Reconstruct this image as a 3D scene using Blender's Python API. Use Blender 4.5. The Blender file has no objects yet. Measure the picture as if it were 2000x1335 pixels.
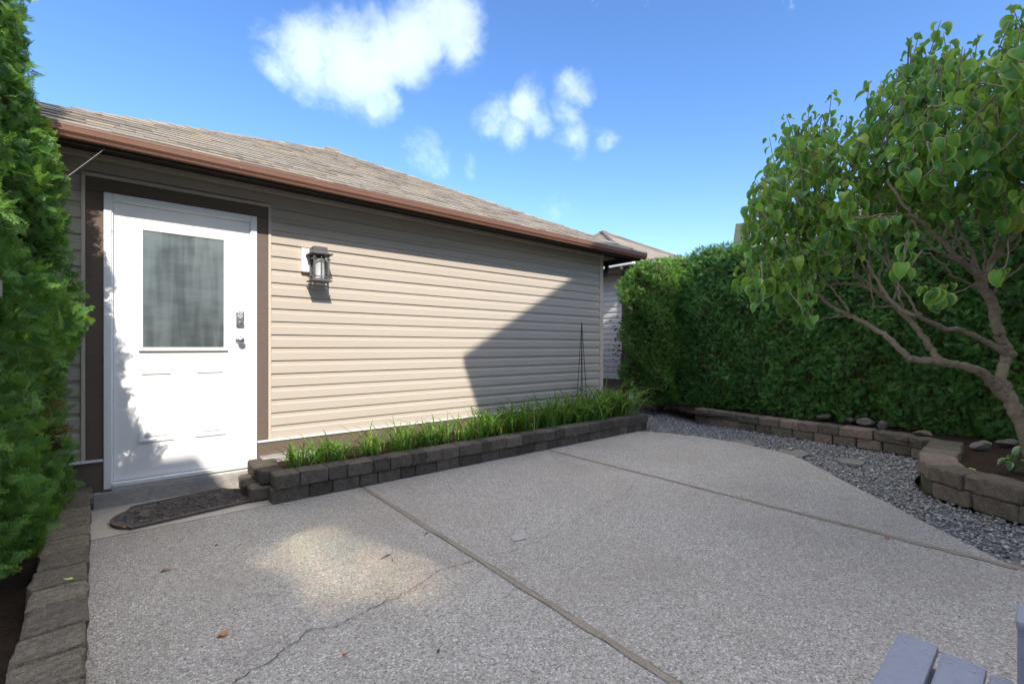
import bpy, bmesh, math, random
import numpy as np
from mathutils import Vector, Matrix

R = math.radians
rng = np.random.default_rng(7)
random.seed(7)
scene = bpy.context.scene
col = scene.collection

# ------------------------------------------------------------------ camera
YAW = math.atan2(730, 882)
CAMH = 1.15
cam_d = bpy.data.cameras.new('camera')
cam_d.sensor_width = 36.0
cam_d.lens = 882 / 2000 * 36
cam_d.shift_y = 0.00475
cam_d.clip_start = 0.02
cam_d.clip_end = 2000
cam = bpy.data.objects.new('camera', cam_d)
cam.location = (0, 0, CAMH)
cam.rotation_euler = (R(90), 0, -YAW)
col.objects.link(cam)
scene.camera = cam

# ------------------------------------------------------------------ sun + sky
SUN_TO = Vector((-0.29, -1.0, 0.80)).normalized()      # towards the sun
SUN_EL = math.asin(SUN_TO.z)
SUN_AZ = math.atan2(SUN_TO.x, SUN_TO.y)
sun_d = bpy.data.lights.new('sun', 'SUN')
sun_d.energy = 2.0
sun_d.angle = R(0.5)
sun_d.color = (1.0, 0.93, 0.83)
sun = bpy.data.objects.new('sun', sun_d)
sun.rotation_euler = SUN_TO.to_track_quat('Z', 'Y').to_euler()
sun.location = (0, 0, 30)
col.objects.link(sun)

vs = scene.view_settings
vs.view_transform = 'Standard'
vs.look = 'None'
vs.gamma = 1.0
vs.use_curve_mapping = False
vs.exposure = 1.62

cy = scene.cycles
cy.use_denoising = True
cy.use_adaptive_sampling = False
cy.sample_clamp_indirect = 0.0
cy.blur_glossy = 0.0
cy.max_bounces = 8
cy.diffuse_bounces = 5
cy.glossy_bounces = 4
cy.transmission_bounces = 6
cy.transparent_max_bounces = 6

S_, C_ = math.sin(YAW), math.cos(YAW)


def ray(px, py):
    r = (px - 1000) / 882
    u = (677 - py) / 882
    return Vector((S_ + r * C_, C_ - r * S_, u))


def at(px, py, depth):
    return Vector((0, 0, CAMH)) + ray(px, py) * depth


world = bpy.data.worlds.new('World')
scene.world = world
world.use_nodes = True
wt = world.node_tree
wt.nodes.clear()


class NT:
    """tiny helper for node trees"""
    def __init__(self, tree):
        self.t = tree

    def n(self, typ, **kw):
        nd = self.t.nodes.new(typ)
        for k, v in kw.items():
            setattr(nd, k, v)
        return nd

    def link(self, a, b):
        self.t.links.new(a, b)

    def put(self, sock, v):
        if hasattr(v, 'is_output'):
            self.link(v, sock)
        else:
            sock.default_value = v

    def math(self, op, a, b=0.0, c=None, clamp=False):
        nd = self.n('ShaderNodeMath', operation=op)
        nd.use_clamp = clamp
        self.put(nd.inputs[0], a)
        self.put(nd.inputs[1], b)
        if c is not None:
            self.put(nd.inputs[2], c)
        return nd.outputs[0]

    def vmath(self, op, a, b=(0, 0, 0)):
        nd = self.n('ShaderNodeVectorMath', operation=op)
        self.put(nd.inputs[0], a)
        self.put(nd.inputs[1], b)
        return nd

    def maprange(self, v, a, b, c, d, smooth=False):
        nd = self.n('ShaderNodeMapRange')
        if smooth:
            nd.interpolation_type = 'SMOOTHSTEP'
        self.put(nd.inputs['Value'], v)
        for k, x in zip(('From Min', 'From Max', 'To Min', 'To Max'), (a, b, c, d)):
            self.put(nd.inputs[k], x)
        return nd.outputs['Result']

    def noise(self, vec, scale, detail=4, rough=0.5, dist=0.0, w=None):
        nd = self.n('ShaderNodeTexNoise')
        if w is not None:
            nd.noise_dimensions = '4D'
            nd.inputs['W'].default_value = w
        if vec is not None:
            self.link(vec, nd.inputs['Vector'])
        nd.inputs['Scale'].default_value = scale
        nd.inputs['Detail'].default_value = detail
        nd.inputs['Roughness'].default_value = rough
        nd.inputs['Distortion'].default_value = dist
        return nd

    def voronoi(self, vec, scale, feature='F1', rnd=1.0):
        nd = self.n('ShaderNodeTexVoronoi', feature=feature)
        if vec is not None:
            self.link(vec, nd.inputs['Vector'])
        nd.inputs['Scale'].default_value = scale
        nd.inputs['Randomness'].default_value = rnd
        return nd

    def ramp(self, fac, stops, interp='LINEAR'):
        nd = self.n('ShaderNodeValToRGB')
        cr = nd.color_ramp
        cr.interpolation = interp
        while len(cr.elements) < len(stops):
            cr.elements.new(0.5)
        for e, (p, c) in zip(cr.elements, stops):
            e.position = p
            e.color = (c[0], c[1], c[2], 1)
        self.put(nd.inputs['Fac'], fac)
        return nd.outputs['Color']

    def mix(self, fac, a, b, blend='MIX'):
        nd = self.n('ShaderNodeMix', data_type='RGBA', blend_type=blend)
        self.put(nd.inputs[0], fac)
        for s, v in ((nd.inputs[6], a), (nd.inputs[7], b)):
            if not hasattr(v, 'is_output'):
                v = (v[0], v[1], v[2], 1)
            self.put(s, v)
        return nd.outputs[2]

    def bump(self, height, strength=0.3, dist=0.01, normal=None):
        nd = self.n('ShaderNodeBump')
        nd.inputs['Strength'].default_value = strength
        nd.inputs['Distance'].default_value = dist
        self.link(height, nd.inputs['Height'])
        if normal is not None:
            self.link(normal, nd.inputs['Normal'])
        return nd.outputs['Normal']


W = NT(wt)
sky = W.n('ShaderNodeTexSky', sky_type='NISHITA')
sky.sun_disc = False
sky.sun_elevation = SUN_EL
sky.sun_rotation = SUN_AZ
sky.altitude = 60
sky.air_density = 1.0
sky.dust_density = 0.35
sky.ozone_density = 2.2
SKY_STRENGTH = 0.10
tc = W.n('ShaderNodeTexCoord')
dirv = W.vmath('NORMALIZE', tc.outputs['Generated']).outputs[0]
# scattered fair-weather cumulus: a few humps given by direction, edges frayed by noise
warp = W.noise(dirv, 5.0, 4, 0.55)
wv = W.vmath('SUBTRACT', warp.outputs['Color'], (0.5, 0.5, 0.5)).outputs[0]
wsc = W.n('ShaderNodeVectorMath', operation='SCALE')
W.link(wv, wsc.inputs[0])
wsc.inputs['Scale'].default_value = 0.11
dw = W.vmath('ADD', dirv, wsc.outputs[0]).outputs[0]
HUMPS = [(748, 105, 95, 1.0), (735, 150, 80, .95), (545, 110, 60, .60), (620, 120, 105, .98), (690, 130, 120, 1.0), (755, 180, 70, .85),
         (800, 80, 100, .97), (860, 40, 95, .97), (890, 90, 65, .85), (730, 205, 45, .75), (560, 150, 60, .75),
         (960, 235, 60, .72), (1030, 215, 62, .80), (1000, 262, 50, .72), (1060, 245, 45, .62),
         (1130, 175, 50, .72), (1112, 230, 42, .62), (1125, 280, 52, .70), (1185, 275, 42, .65),
         (825, 300, 66, .38), (915, 312, 36, .42), (1090, 420, 60, .34), (860, 312, 50, .36)]
field = None
for (px, py, rad, wgt) in HUMPS:
    d = ray(px, py)
    ln = d.length
    d = d.normalized()
    # radius: pixels -> angle (a little foreshortened away from the axis)
    ang = rad / 882 / (ln ** 1.4)
    dist = W.vmath('DISTANCE', dw, tuple(d)).outputs['Value']
    v = W.maprange(dist, ang * 1.35, ang * 0.15, 0.0, wgt, True)
    field = v if field is None else W.math('SMOOTH_MAX', field, v, 0.12)
fr = W.noise(dw, 13.0, 10, 0.62)
fine = W.noise(dirv, 34.0, 8, 0.65, 0.6)
frd = W.math('ADD', W.math('MULTIPLY', W.math('SUBTRACT', fr.outputs['Fac'], 0.5), 1.35),
             W.math('MULTIPLY', W.math('SUBTRACT', fine.outputs['Fac'], 0.5), 0.55))
dens = W.math('ADD', field, frd)
edge = W.maprange(dens, 0.20, 0.95, 0.0, 0.105, True)
core = W.maprange(W.math('ADD', field, W.math('MULTIPLY', frd, 0.35)), 0.45, 1.10, 0.0, 0.080, True)
alpha_h = W.math('MULTIPLY', W.math('ADD', edge, core), W.maprange(field, 0.08, 0.34, 0.0, 1.0, True))
# denser cloud banks added outside the view to brighten the shaded patio
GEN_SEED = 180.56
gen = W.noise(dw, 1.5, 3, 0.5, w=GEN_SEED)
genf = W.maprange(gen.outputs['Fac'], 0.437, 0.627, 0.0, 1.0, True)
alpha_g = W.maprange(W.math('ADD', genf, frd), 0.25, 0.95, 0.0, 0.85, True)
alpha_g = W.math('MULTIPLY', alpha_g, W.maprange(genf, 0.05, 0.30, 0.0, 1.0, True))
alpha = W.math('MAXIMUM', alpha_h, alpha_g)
skyc = W.n('ShaderNodeHueSaturation')
skyc.inputs['Hue'].default_value = 0.5
skyc.inputs['Saturation'].default_value = 1.2
skyc.inputs['Value'].default_value = 1.0
W.link(sky.outputs['Color'], skyc.inputs['Color'])
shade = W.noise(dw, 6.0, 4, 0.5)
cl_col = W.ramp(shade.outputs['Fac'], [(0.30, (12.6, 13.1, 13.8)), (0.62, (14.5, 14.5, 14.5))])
skyt = W.mix(1.0, skyc.outputs['Color'], (0.98, 0.925, 1.0), 'MULTIPLY')
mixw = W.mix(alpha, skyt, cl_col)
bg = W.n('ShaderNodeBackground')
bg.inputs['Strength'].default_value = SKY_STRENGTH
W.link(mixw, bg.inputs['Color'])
wo = W.n('ShaderNodeOutputWorld')
W.link(bg.outputs[0], wo.inputs['Surface'])


# ------------------------------------------------------------------ helpers: materials
def mat(name, builder=None, color=(0.5, 0.5, 0.5), rough=0.6, spec=0.4, metallic=0.0):
    m = bpy.data.materials.new(name)
    m.use_nodes = True
    t = m.node_tree
    t.nodes.clear()
    n = NT(t)
    out = n.n('ShaderNodeOutputMaterial')
    p = n.n('ShaderNodeBsdfPrincipled')
    p.inputs['Base Color'].default_value = (*color, 1)
    p.inputs['Roughness'].default_value = rough
    p.inputs['Specular IOR Level'].default_value = spec
    p.inputs['Metallic'].default_value = metallic
    n.link(p.outputs[0], out.inputs['Surface'])
    if builder:
        builder(n, p, out)
    return m


def pos(n):
    return n.n('ShaderNodeNewGeometry').outputs['Position']


def objc(n):
    return n.n('ShaderNodeTexCoord').outputs['Object']


def speckle(c1, c2, scale=60, bump=0.25, bdist=0.004, big=3.0, amount=0.5, blotch=None):
    def f(n, p, out):
        v = pos(n)
        a = n.noise(v, scale, 5, 0.65)
        b = n.noise(v, big, 4, 0.6)
        fac = n.math('ADD', n.math('MULTIPLY', n.math('SUBTRACT', a.outputs['Fac'], 0.5), 1.6),
                     n.math('MULTIPLY', b.outputs['Fac'], 1.0), clamp=True)
        c = n.mix(fac, c1, c2)
        if blotch:
            g = n.noise(v, blotch[1], 5, 0.6, w=2.0)
            c = n.mix(n.maprange(g.outputs['Fac'], 0.48, 0.72, 0, blotch[2]), c, blotch[0])
        n.link(c, p.inputs['Base Color'])
        n.link(n.bump(a.outputs['Fac'], bump, bdist), p.inputs['Normal'])
    return f


def tinted(stops, scale=40, bump=0.3, bdist=0.003, noise_amt=0.35):
    """colour chosen per piece: object random plus a per-vertex 'tint'"""
    def f(n, p, out):
        oi = n.n('ShaderNodeObjectInfo')
        at_ = n.n('ShaderNodeAttribute', attribute_name='tint')
        fac = n.math('FRACT', n.math('ADD', oi.outputs['Random'], at_.outputs['Fac']))
        c = n.ramp(fac, stops)
        v = pos(n)
        a = n.noise(v, scale, 5, 0.7)
        g = n.noise(v, scale * 5, 3, 0.7)
        k = n.maprange(a.outputs['Fac'], 0.25, 0.75, 1 - noise_amt, 1 + noise_amt)
        k2 = n.maprange(g.outputs['Fac'], 0.25, 0.75, 1 - noise_amt, 1 + noise_amt)
        kk = n.math('MULTIPLY', k, k2)
        cc = n.n('ShaderNodeCombineColor')
        for i in range(3):
            n.link(kk, cc.inputs[i])
        c = n.mix(1.0, c, cc.outputs[0], 'MULTIPLY')
        n.link(c, p.inputs['Base Color'])
        s = n.math('ADD', a.outputs['Fac'], n.math('MULTIPLY', g.outputs['Fac'], 0.6))
        n.link(n.bump(s, bump, bdist), p.inputs['Normal'])
    return f


def siding_b(base):
    def f(n, p, out):
        v = pos(n)
        mp = n.n('ShaderNodeMapping')
        mp.inputs['Scale'].default_value = (1.5, 1.5, 60)
        n.link(v, mp.inputs['Vector'])
        g = n.noise(mp.outputs[0], 6.0, 5, 0.6)
        d = n.noise(v, 1.3, 5, 0.6)
        c = n.mix(n.maprange(g.outputs['Fac'], 0.3, 0.7, 0, 1), [x * 0.96 for x in base], [x * 1.04 for x in base])
        c = n.mix(n.maprange(d.outputs['Fac'], 0.5, 0.8, 0, 0.18), c, (0.36, 0.33, 0.28))
        oi = n.n('ShaderNodeObjectInfo')
        c = n.mix(n.math('MULTIPLY', oi.outputs['Random'], 0.10), c, [x * 0.72 for x in base])
        n.link(c, p.inputs['Base Color'])
        n.link(n.bump(g.outputs['Fac'], 0.12, 0.002), p.inputs['Normal'])
    return f


def plank_grain(c1, c2, axis_scale=(2, 2, 90), bump=0.35):
    def f(n, p, out):
        v = pos(n)
        mp = n.n('ShaderNodeMapping')
        mp.inputs['Scale'].default_value = axis_scale
        n.link(v, mp.inputs['Vector'])
        g = n.noise(mp.outputs[0], 3.0, 6, 0.65)
        c = n.mix(g.outputs['Fac'], c1, c2)
        s = n.noise(v, 35, 3, 0.6)
        c = n.mix(n.maprange(s.outputs['Fac'], 0.70, 0.78, 0, 0.5), c, (0.45, 0.40, 0.34))
        n.link(c, p.inputs['Base Color'])
        n.link(n.bump(g.outputs['Fac'], bump, 0.003), p.inputs['Normal'])
    return f


def aggregate(n, p, out):
    """exposed aggregate concrete: small pebbles in pale paste, faint stains"""
    v = pos(n)
    wn = n.noise(v, 60, 2, 0.5)
    wv = n.vmath('SUBTRACT', wn.outputs['Color'], (0.5, 0.5, 0.5)).outputs[0]
    sc = n.n('ShaderNodeVectorMath', operation='SCALE')
    n.link(wv, sc.inputs[0])
    sc.inputs['Scale'].default_value = 0.006
    vv = n.vmath('ADD', v, sc.outputs[0]).outputs[0]
    vo = n.voronoi(vv, 112)
    vo2 = n.voronoi(vv, 210)
    cell = n.n('ShaderNodeSeparateColor')
    n.link(vo.outputs['Color'], cell.inputs[0])
    peb = n.ramp(cell.outputs[0], [(0.0, (0.20, 0.18, 0.165)), (0.22, (0.39, 0.36, 0.33)), (0.5, (0.52, 0.48, 0.44)),
                                   (0.78, (0.61, 0.56, 0.51)), (1.0, (0.80, 0.77, 0.73))])
    edge = n.maprange(vo.outputs['Distance'], 0.38, 0.66, 0.0, 1.0, True)
    cell2 = n.n('ShaderNodeSeparateColor')
    n.link(vo2.outputs['Color'], cell2.inputs[0])
    paste = n.ramp(cell2.outputs[1], [(0.0, (0.26, 0.235, 0.21)), (0.6, (0.45, 0.41, 0.365)), (1, (0.58, 0.53, 0.47))])
    c = n.mix(edge, peb, paste)
    dk = n.maprange(cell.outputs[1], 0.86, 0.92, 0.0, 0.72)
    c = n.mix(n.math('MULTIPLY', dk, n.math('SUBTRACT', 1.0, edge)), c, (0.13, 0.115, 0.11))
    st = n.noise(v, 1.1, 5, 0.62)
    c = n.mix(n.maprange(st.outputs['Fac'], 0.42, 0.72, 0.0, 0.42), c, (0.33, 0.275, 0.215))
    st2 = n.noise(v, 4.5, 4, 0.6, w=4)
    c = n.mix(n.maprange(st2.outputs['Fac'], 0.50, 0.75, 0.0, 0.25), c, (0.26, 0.24, 0.22))
    c = n.mix(1.0, c, (0.735, 0.727, 0.715), 'MULTIPLY')
    n.link(c, p.inputs['Base Color'])
    p.inputs['Roughness'].default_value = 0.72
    hgt = n.math('MULTIPLY', vo.outputs['Distance'], -1.0)
    n.link(n.bump(hgt, 0.9, 0.006), p.inputs['Normal'])


def foliage_b(stops, trans=0.35, tcol=(0.18, 0.30, 0.04), rough=0.5, edge=None, nscale=1.6):
    def f(n, p, out):
        at_ = n.n('ShaderNodeAttribute', attribute_name='tint')
        oi = n.n('ShaderNodeObjectInfo')
        v = pos(n)
        b = n.noise(v, nscale, 3, 0.5)
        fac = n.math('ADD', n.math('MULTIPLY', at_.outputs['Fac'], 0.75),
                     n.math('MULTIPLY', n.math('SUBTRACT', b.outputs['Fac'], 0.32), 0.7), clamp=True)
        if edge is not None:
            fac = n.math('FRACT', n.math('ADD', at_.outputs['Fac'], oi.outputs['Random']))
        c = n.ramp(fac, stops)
        if edge is not None:
            ea = n.n('ShaderNodeAttribute', attribute_name='rim')
            k = n.math('MULTIPLY', n.maprange(ea.outputs['Fac'], 0.60, 0.95, 0.0, 0.9),
                       n.maprange(n.noise(v, 3.0, 2).outputs['Fac'], 0.35, 0.6, 0.25, 1.0))
            c = n.mix(k, c, edge)
        n.link(c, p.inputs['Base Color'])
        p.inputs['Roughness'].default_value = rough
        p.inputs['Specular IOR Level'].default_value = 0.35
        tr = n.n('ShaderNodeBsdfTranslucent')
        n.link(n.mix(0.5, c, tcol), tr.inputs['Color'])
        ms = n.n('ShaderNodeMixShader')
        ms.inputs[0].default_value = trans
        n.link(p.outputs[0], ms.inputs[1])
        n.link(tr.outputs[0], ms.inputs[2])
        n.link(ms.outputs[0], out.inputs['Surface'])
    return f


M = {}
M['siding'] = mat('vinyl_siding', siding_b((0.455, 0.398, 0.330)), rough=0.5, spec=0.35)
M['siding_pale'] = mat('pale_vinyl_siding', siding_b((0.60, 0.56, 0.52)), rough=0.5, spec=0.35)
M['channel'] = mat('tan_channel', siding_b((0.56, 0.47, 0.38)), rough=0.45)
M['brown_board'] = mat('brown_stained_board', plank_grain((0.105, 0.078, 0.06), (0.175, 0.132, 0.104), (3, 3, 55), 0.5), rough=0.75, spec=0.2)
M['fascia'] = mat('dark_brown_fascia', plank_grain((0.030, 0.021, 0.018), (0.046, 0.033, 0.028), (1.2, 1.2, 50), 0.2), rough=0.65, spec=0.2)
M['gutter'] = mat('brown_gutter_metal', speckle((0.170, 0.086, 0.058), (0.205, 0.106, 0.073), 9, 0.03, 0.002, 1.2), rough=0.42, spec=0.4)
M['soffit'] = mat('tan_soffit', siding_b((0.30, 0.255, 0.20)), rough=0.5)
M['white_paint'] = mat('white_paint', speckle((0.77, 0.77, 0.765), (0.81, 0.81, 0.80), 25, 0.05, 0.002, 2.0), rough=0.38, spec=0.4)
M['white_flash'] = mat('white_metal_flashing', speckle((0.70, 0.69, 0.66), (0.80, 0.79, 0.77), 30, 0.05, 0.002, 6), rough=0.4)
M['concrete'] = mat('foundation_concrete', speckle((0.26, 0.245, 0.225), (0.43, 0.405, 0.375), 26, 0.4, 0.004, 4, blotch=((0.16, 0.15, 0.14), 9, 0.5)), rough=0.85, spec=0.2)
M['apron'] = mat('smooth_concrete_apron', speckle((0.34, 0.29, 0.235), (0.50, 0.45, 0.39), 70, 0.4, 0.003, 3, blotch=((0.25, 0.21, 0.165), 5, 0.5)), rough=0.85, spec=0.2)
M['aggregate'] = mat('exposed_aggregate', aggregate, rough=0.75, spec=0.3)
M['joint'] = mat('joint_filler', speckle((0.17, 0.14, 0.11), (0.30, 0.25, 0.20), 70, 0.5, 0.004, 5), rough=0.95, spec=0.1)
M['crack'] = mat('crack_dirt', speckle((0.05, 0.042, 0.035), (0.12, 0.10, 0.08), 60, 0.3, 0.003, 6), rough=1.0, spec=0.05)
M['block'] = mat('split_face_block', tinted([(0, (0.072, 0.064, 0.053)), (0.5, (0.108, 0.095, 0.079)), (1, (0.150, 0.128, 0.102))], 26, 0.9, 0.010, 0.38), rough=0.95, spec=0.12)
M['block_cap'] = mat('weathered_cap_block', tinted([(0, (0.105, 0.090, 0.072)), (0.5, (0.135, 0.115, 0.090)), (1, (0.160, 0.134, 0.102))], 40, 1.0, 0.008, 0.55), rough=0.95, spec=0.12)
M['block_brown'] = mat('brown_garden_block', tinted([(0, (0.105, 0.090, 0.065)), (0.35, (0.150, 0.118, 0.090)), (0.7, (0.22, 0.160, 0.125)), (1, (0.135, 0.120, 0.085))], 20, 0.9, 0.010, 0.34), rough=0.95, spec=0.12)
M['soil'] = mat('dark_soil_mulch', speckle((0.018, 0.012, 0.008), (0.065, 0.041, 0.028), 55, 1.0, 0.02, 7), rough=1.0, spec=0.1)
M['grass_ground'] = mat('ground_cover', speckle((0.05, 0.06, 0.025), (0.12, 0.12, 0.06), 8, 0.5, 0.02, 1), rough=1.0, spec=0.1)
M['gravel_bed'] = mat('gravel_bed', speckle((0.09, 0.085, 0.08), (0.26, 0.25, 0.24), 90, 1.0, 0.01, 20), rough=0.95, spec=0.2)
M['pebble'] = mat('pebble', tinted([(0, (0.08, 0.078, 0.076)), (0.3, (0.17, 0.163, 0.157)), (0.6, (0.26, 0.25, 0.24)), (0.78, (0.34, 0.325, 0.31)), (0.88, (0.29, 0.225, 0.18)), (0.96, (0.52, 0.51, 0.49)), (1, (0.17, 0.18, 0.18))], 70, 0.3, 0.002, 0.25), rough=0.6, spec=0.4)
M['rock'] = mat('field_stone', tinted([(0, (0.11, 0.097, 0.083)), (0.5, (0.175, 0.150, 0.127)), (1, (0.15, 0.113, 0.09))], 14, 0.8, 0.012, 0.35), rough=0.9, spec=0.2)
M['flag'] = mat('flagstone', speckle((0.14, 0.125, 0.11), (0.22, 0.20, 0.175), 22, 0.5, 0.006, 5), rough=0.9, spec=0.2)
M['shingle'] = mat('asphalt_shingle', tinted([(0, (0.150, 0.127, 0.104)), (0.2, (0.205, 0.178, 0.148)), (0.45, (0.245, 0.210, 0.168)), (0.62, (0.215, 0.196, 0.170)), (0.80, (0.275, 0.228, 0.162)), (0.93, (0.245, 0.230, 0.205)), (1, (0.165, 0.142, 0.118))], 55, 0.6, 0.004, 0.22), rough=0.95, spec=0.15)
M['underlay'] = mat('roof_underlay', speckle((0.05, 0.043, 0.037), (0.10, 0.085, 0.07), 60, 0.4, 0.004), rough=1.0, spec=0.05)
M['rubber'] = mat('dark_brown_rubber', speckle((0.085, 0.069, 0.060), (0.14, 0.115, 0.10), 80, 0.4, 0.002, 6), rough=0.75, spec=0.3)
M['steel'] = mat('satin_steel', speckle((0.52, 0.52, 0.52), (0.60, 0.60, 0.60), 60, 0.05, 0.001), rough=0.28, metallic=1.0)
M['steel_dark'] = mat('grey_keypad_face', color=(0.23, 0.24, 0.25), rough=0.4)
M['button'] = mat('pale_buttons', color=(0.62, 0.62, 0.60), rough=0.4)
M['lantern'] = mat('weathered_bronze', speckle((0.070, 0.066, 0.062), (0.125, 0.118, 0.112), 45, 0.2, 0.002, 12), rough=0.5, spec=0.5)
M['trellis'] = mat('black_wire', color=(0.018, 0.018, 0.02), rough=0.5)
M['bark'] = mat('smooth_bark', speckle((0.16, 0.122, 0.080), (0.315, 0.258, 0.182), 30, 1.0, 0.010, 7, blotch=((0.10, 0.085, 0.06), 9, 0.6)), rough=0.9, spec=0.15)
M['cedar_bark'] = mat('cedar_bark', plank_grain((0.05, 0.035, 0.022), (0.13, 0.09, 0.06), (30, 30, 2), 0.8), rough=0.95, spec=0.1)
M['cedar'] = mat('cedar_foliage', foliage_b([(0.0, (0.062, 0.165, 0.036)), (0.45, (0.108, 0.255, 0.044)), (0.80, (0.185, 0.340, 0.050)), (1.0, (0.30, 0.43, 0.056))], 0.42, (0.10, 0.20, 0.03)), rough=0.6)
M['cedar_blue'] = mat('cedar_foliage_dark', foliage_b([(0.0, (0.054, 0.155, 0.050)), (0.45, (0.096, 0.248, 0.058)), (0.80, (0.165, 0.330, 0.062)), (1.0, (0.28, 0.40, 0.066))], 0.38, (0.08, 0.17, 0.03)), rough=0.6)
M['cedar_dead'] = mat('cedar_dry_inner', speckle((0.060, 0.035, 0.016), (0.19, 0.105, 0.04), 20, 0.6, 0.01, 5), rough=1.0, spec=0.05)
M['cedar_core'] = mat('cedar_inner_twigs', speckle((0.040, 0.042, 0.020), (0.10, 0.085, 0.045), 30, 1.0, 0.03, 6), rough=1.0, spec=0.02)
M['leaf'] = mat('heart_leaf', foliage_b([(0, (0.036, 0.130, 0.032)), (0.4, (0.062, 0.200, 0.036)), (0.75, (0.105, 0.280, 0.040)), (0.93, (0.20, 0.37, 0.05)), (1, (0.32, 0.35, 0.06))], 0.42, (0.26, 0.42, 0.05), 0.42, (0.38, 0.44, 0.075)), rough=0.4)
M['daylily'] = mat('daylily_blade', foliage_b([(0, (0.055, 0.135, 0.025)), (0.5, (0.095, 0.21, 0.03)), (0.85, (0.16, 0.285, 0.035)), (1.0, (0.34, 0.31, 0.06))], 0.35, (0.28, 0.45, 0.05), 0.4, nscale=7), rough=0.4)
M['hosta'] = mat('hosta_leaf', foliage_b([(0, (0.05, 0.13, 0.04)), (1, (0.09, 0.20, 0.05))], 0.3, (0.2, 0.4, 0.06), 0.4, (0.62, 0.64, 0.42)), rough=0.4)
M['dry_leaf'] = mat('dry_leaf', color=(0.36, 0.17, 0.05), rough=0.8)
M['rust_leaf'] = mat('rust_leaf', color=(0.28, 0.10, 0.055), rough=0.8)
M['lime_leaf'] = mat('lime_leaf', color=(0.36, 0.46, 0.05), rough=0.6)
M['debris'] = mat('dark_debris', color=(0.04, 0.032, 0.026), rough=0.9)
M['dark_leaf'] = mat('purple_shrub_leaf', foliage_b([(0, (0.028, 0.022, 0.024)), (0.6, (0.05, 0.06, 0.03)), (1, (0.09, 0.07, 0.05))], 0.2, (0.1, 0.06, 0.05)), rough=0.6)
M['chair'] = mat('blue_grey_paint', speckle((0.185, 0.192, 0.240), (0.215, 0.222, 0.272), 45, 0.25, 0.003, 3, blotch=((0.13, 0.135, 0.165), 55, 0.4)), rough=0.5, spec=0.35)
M['fence'] = mat('grey_fence_wood', plank_grain((0.16, 0.135, 0.115), (0.32, 0.28, 0.25), (60, 2, 60), 0.5), rough=0.9, spec=0.1)
M['wire'] = mat('pale_wire', color=(0.35, 0.33, 0.30), rough=0.6)
M['house_wall'] = mat('cream_house_siding', siding_b((0.60, 0.57, 0.53)), rough=0.6)
M['house_trim'] = mat('dark_house_trim', color=(0.09, 0.07, 0.06), rough=0.6)
M['dark_glass'] = mat('dark_window_glass', color=(0.03, 0.035, 0.04), rough=0.05, spec=0.6)


def door_glass(n, p, out):
    """obscured double glazing: pale curtain behind, bright reflecting face"""
    v = pos(n)
    mp = n.n('ShaderNodeMapping')
    mp.inputs['Scale'].default_value = (9, 1, 0.9)
    n.link(v, mp.inputs['Vector'])
    folds = n.noise(mp.outputs[0], 1.0, 3, 0.55)
    mp2 = n.n('ShaderNodeMapping')
    mp2.inputs['Scale'].default_value = (2.5, 1, 7)
    n.link(v, mp2.inputs['Vector'])
    smear = n.noise(mp2.outputs[0], 1.4, 5, 0.6)
    c = n.ramp(folds.outputs['Fac'], [(0.36, (0.004, 0.008, 0.008)), (0.5, (0.026, 0.042, 0.036)), (0.64, (0.12, 0.14, 0.095))])
    c = n.mix(n.maprange(smear.outputs['Fac'], 0.45, 0.75, 0, 0.45), c, (0.06, 0.085, 0.085))
    n.link(c, p.inputs['Base Color'])
    p.inputs['Roughness'].default_value = 0.5
    p.inputs['Specular IOR Level'].default_value = 0.0
    g = n.n('ShaderNodeBsdfGlossy')
    g.inputs['Roughness'].default_value = 0.078
    n.link(n.mix(n.maprange(n.math('ADD', n.math('MULTIPLY', folds.outputs['Fac'], 0.7), n.math('MULTIPLY', smear.outputs['Fac'], 0.3)), 0.38, 0.62, 0.0, 1.0, True), (0.50, 0.50, 0.40), (1.0, 0.98, 0.78)), g.inputs['Color'])
    wav = n.noise(v, 2.6, 1, 0.4, w=1.7)
    n.link(n.bump(wav.outputs['Fac'], 0.5, 0.04), g.inputs['Normal'])
    ms = n.n('ShaderNodeMixShader')
    ms.inputs[0].default_value = 0.94
    n.link(p.outputs[0], ms.inputs[1])
    n.link(g.outputs[0], ms.inputs[2])
    n.link(ms.outputs[0], out.inputs['Surface'])


M['door_glass'] = mat('door_glass', door_glass)


def lamp_glass(n, p, out):
    p.inputs['Base Color'].default_value = (0.86, 0.88, 0.90, 1)
    p.inputs['Roughness'].default_value = 0.25
    tr = n.n('ShaderNodeBsdfTransparent')
    tr.inputs['Color'].default_value = (0.92, 0.93, 0.94, 1)
    ms = n.n('ShaderNodeMixShader')
    ms.inputs[0].default_value = 0.5
    n.link(p.outputs[0], ms.inputs[1])
    n.link(tr.outputs[0], ms.inputs[2])
    n.link(ms.outputs[0], out.inputs['Surface'])


M['lamp_glass'] = mat('lantern_glass', lamp_glass)


# ------------------------------------------------------------------ helpers: objects
def empty(name, loc, label=None, cat=None, group=None, kind=None, rz=0.0):
    o = bpy.data.objects.new(name, None)
    o.location = loc
    o.rotation_euler = (0, 0, rz)
    o.empty_display_size = 0.1
    col.objects.link(o)
    tag(o, label, cat, group, kind)
    return o


def tag(o, label=None, cat=None, group=None, kind=None):
    if label:
        o['label'] = label
    if cat:
        o['category'] = cat
    if group:
        o['group'] = group
    if kind:
        o['kind'] = kind
    return o


def hook(o, parent):
    """parent o, whose coordinates are the world's, to parent (unrotated empty or identity mesh)"""
    if parent is not None:
        o.parent = parent
        if parent.type == 'EMPTY':
            o.matrix_parent_inverse = parent.matrix_basis.inverted()
    return o


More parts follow.
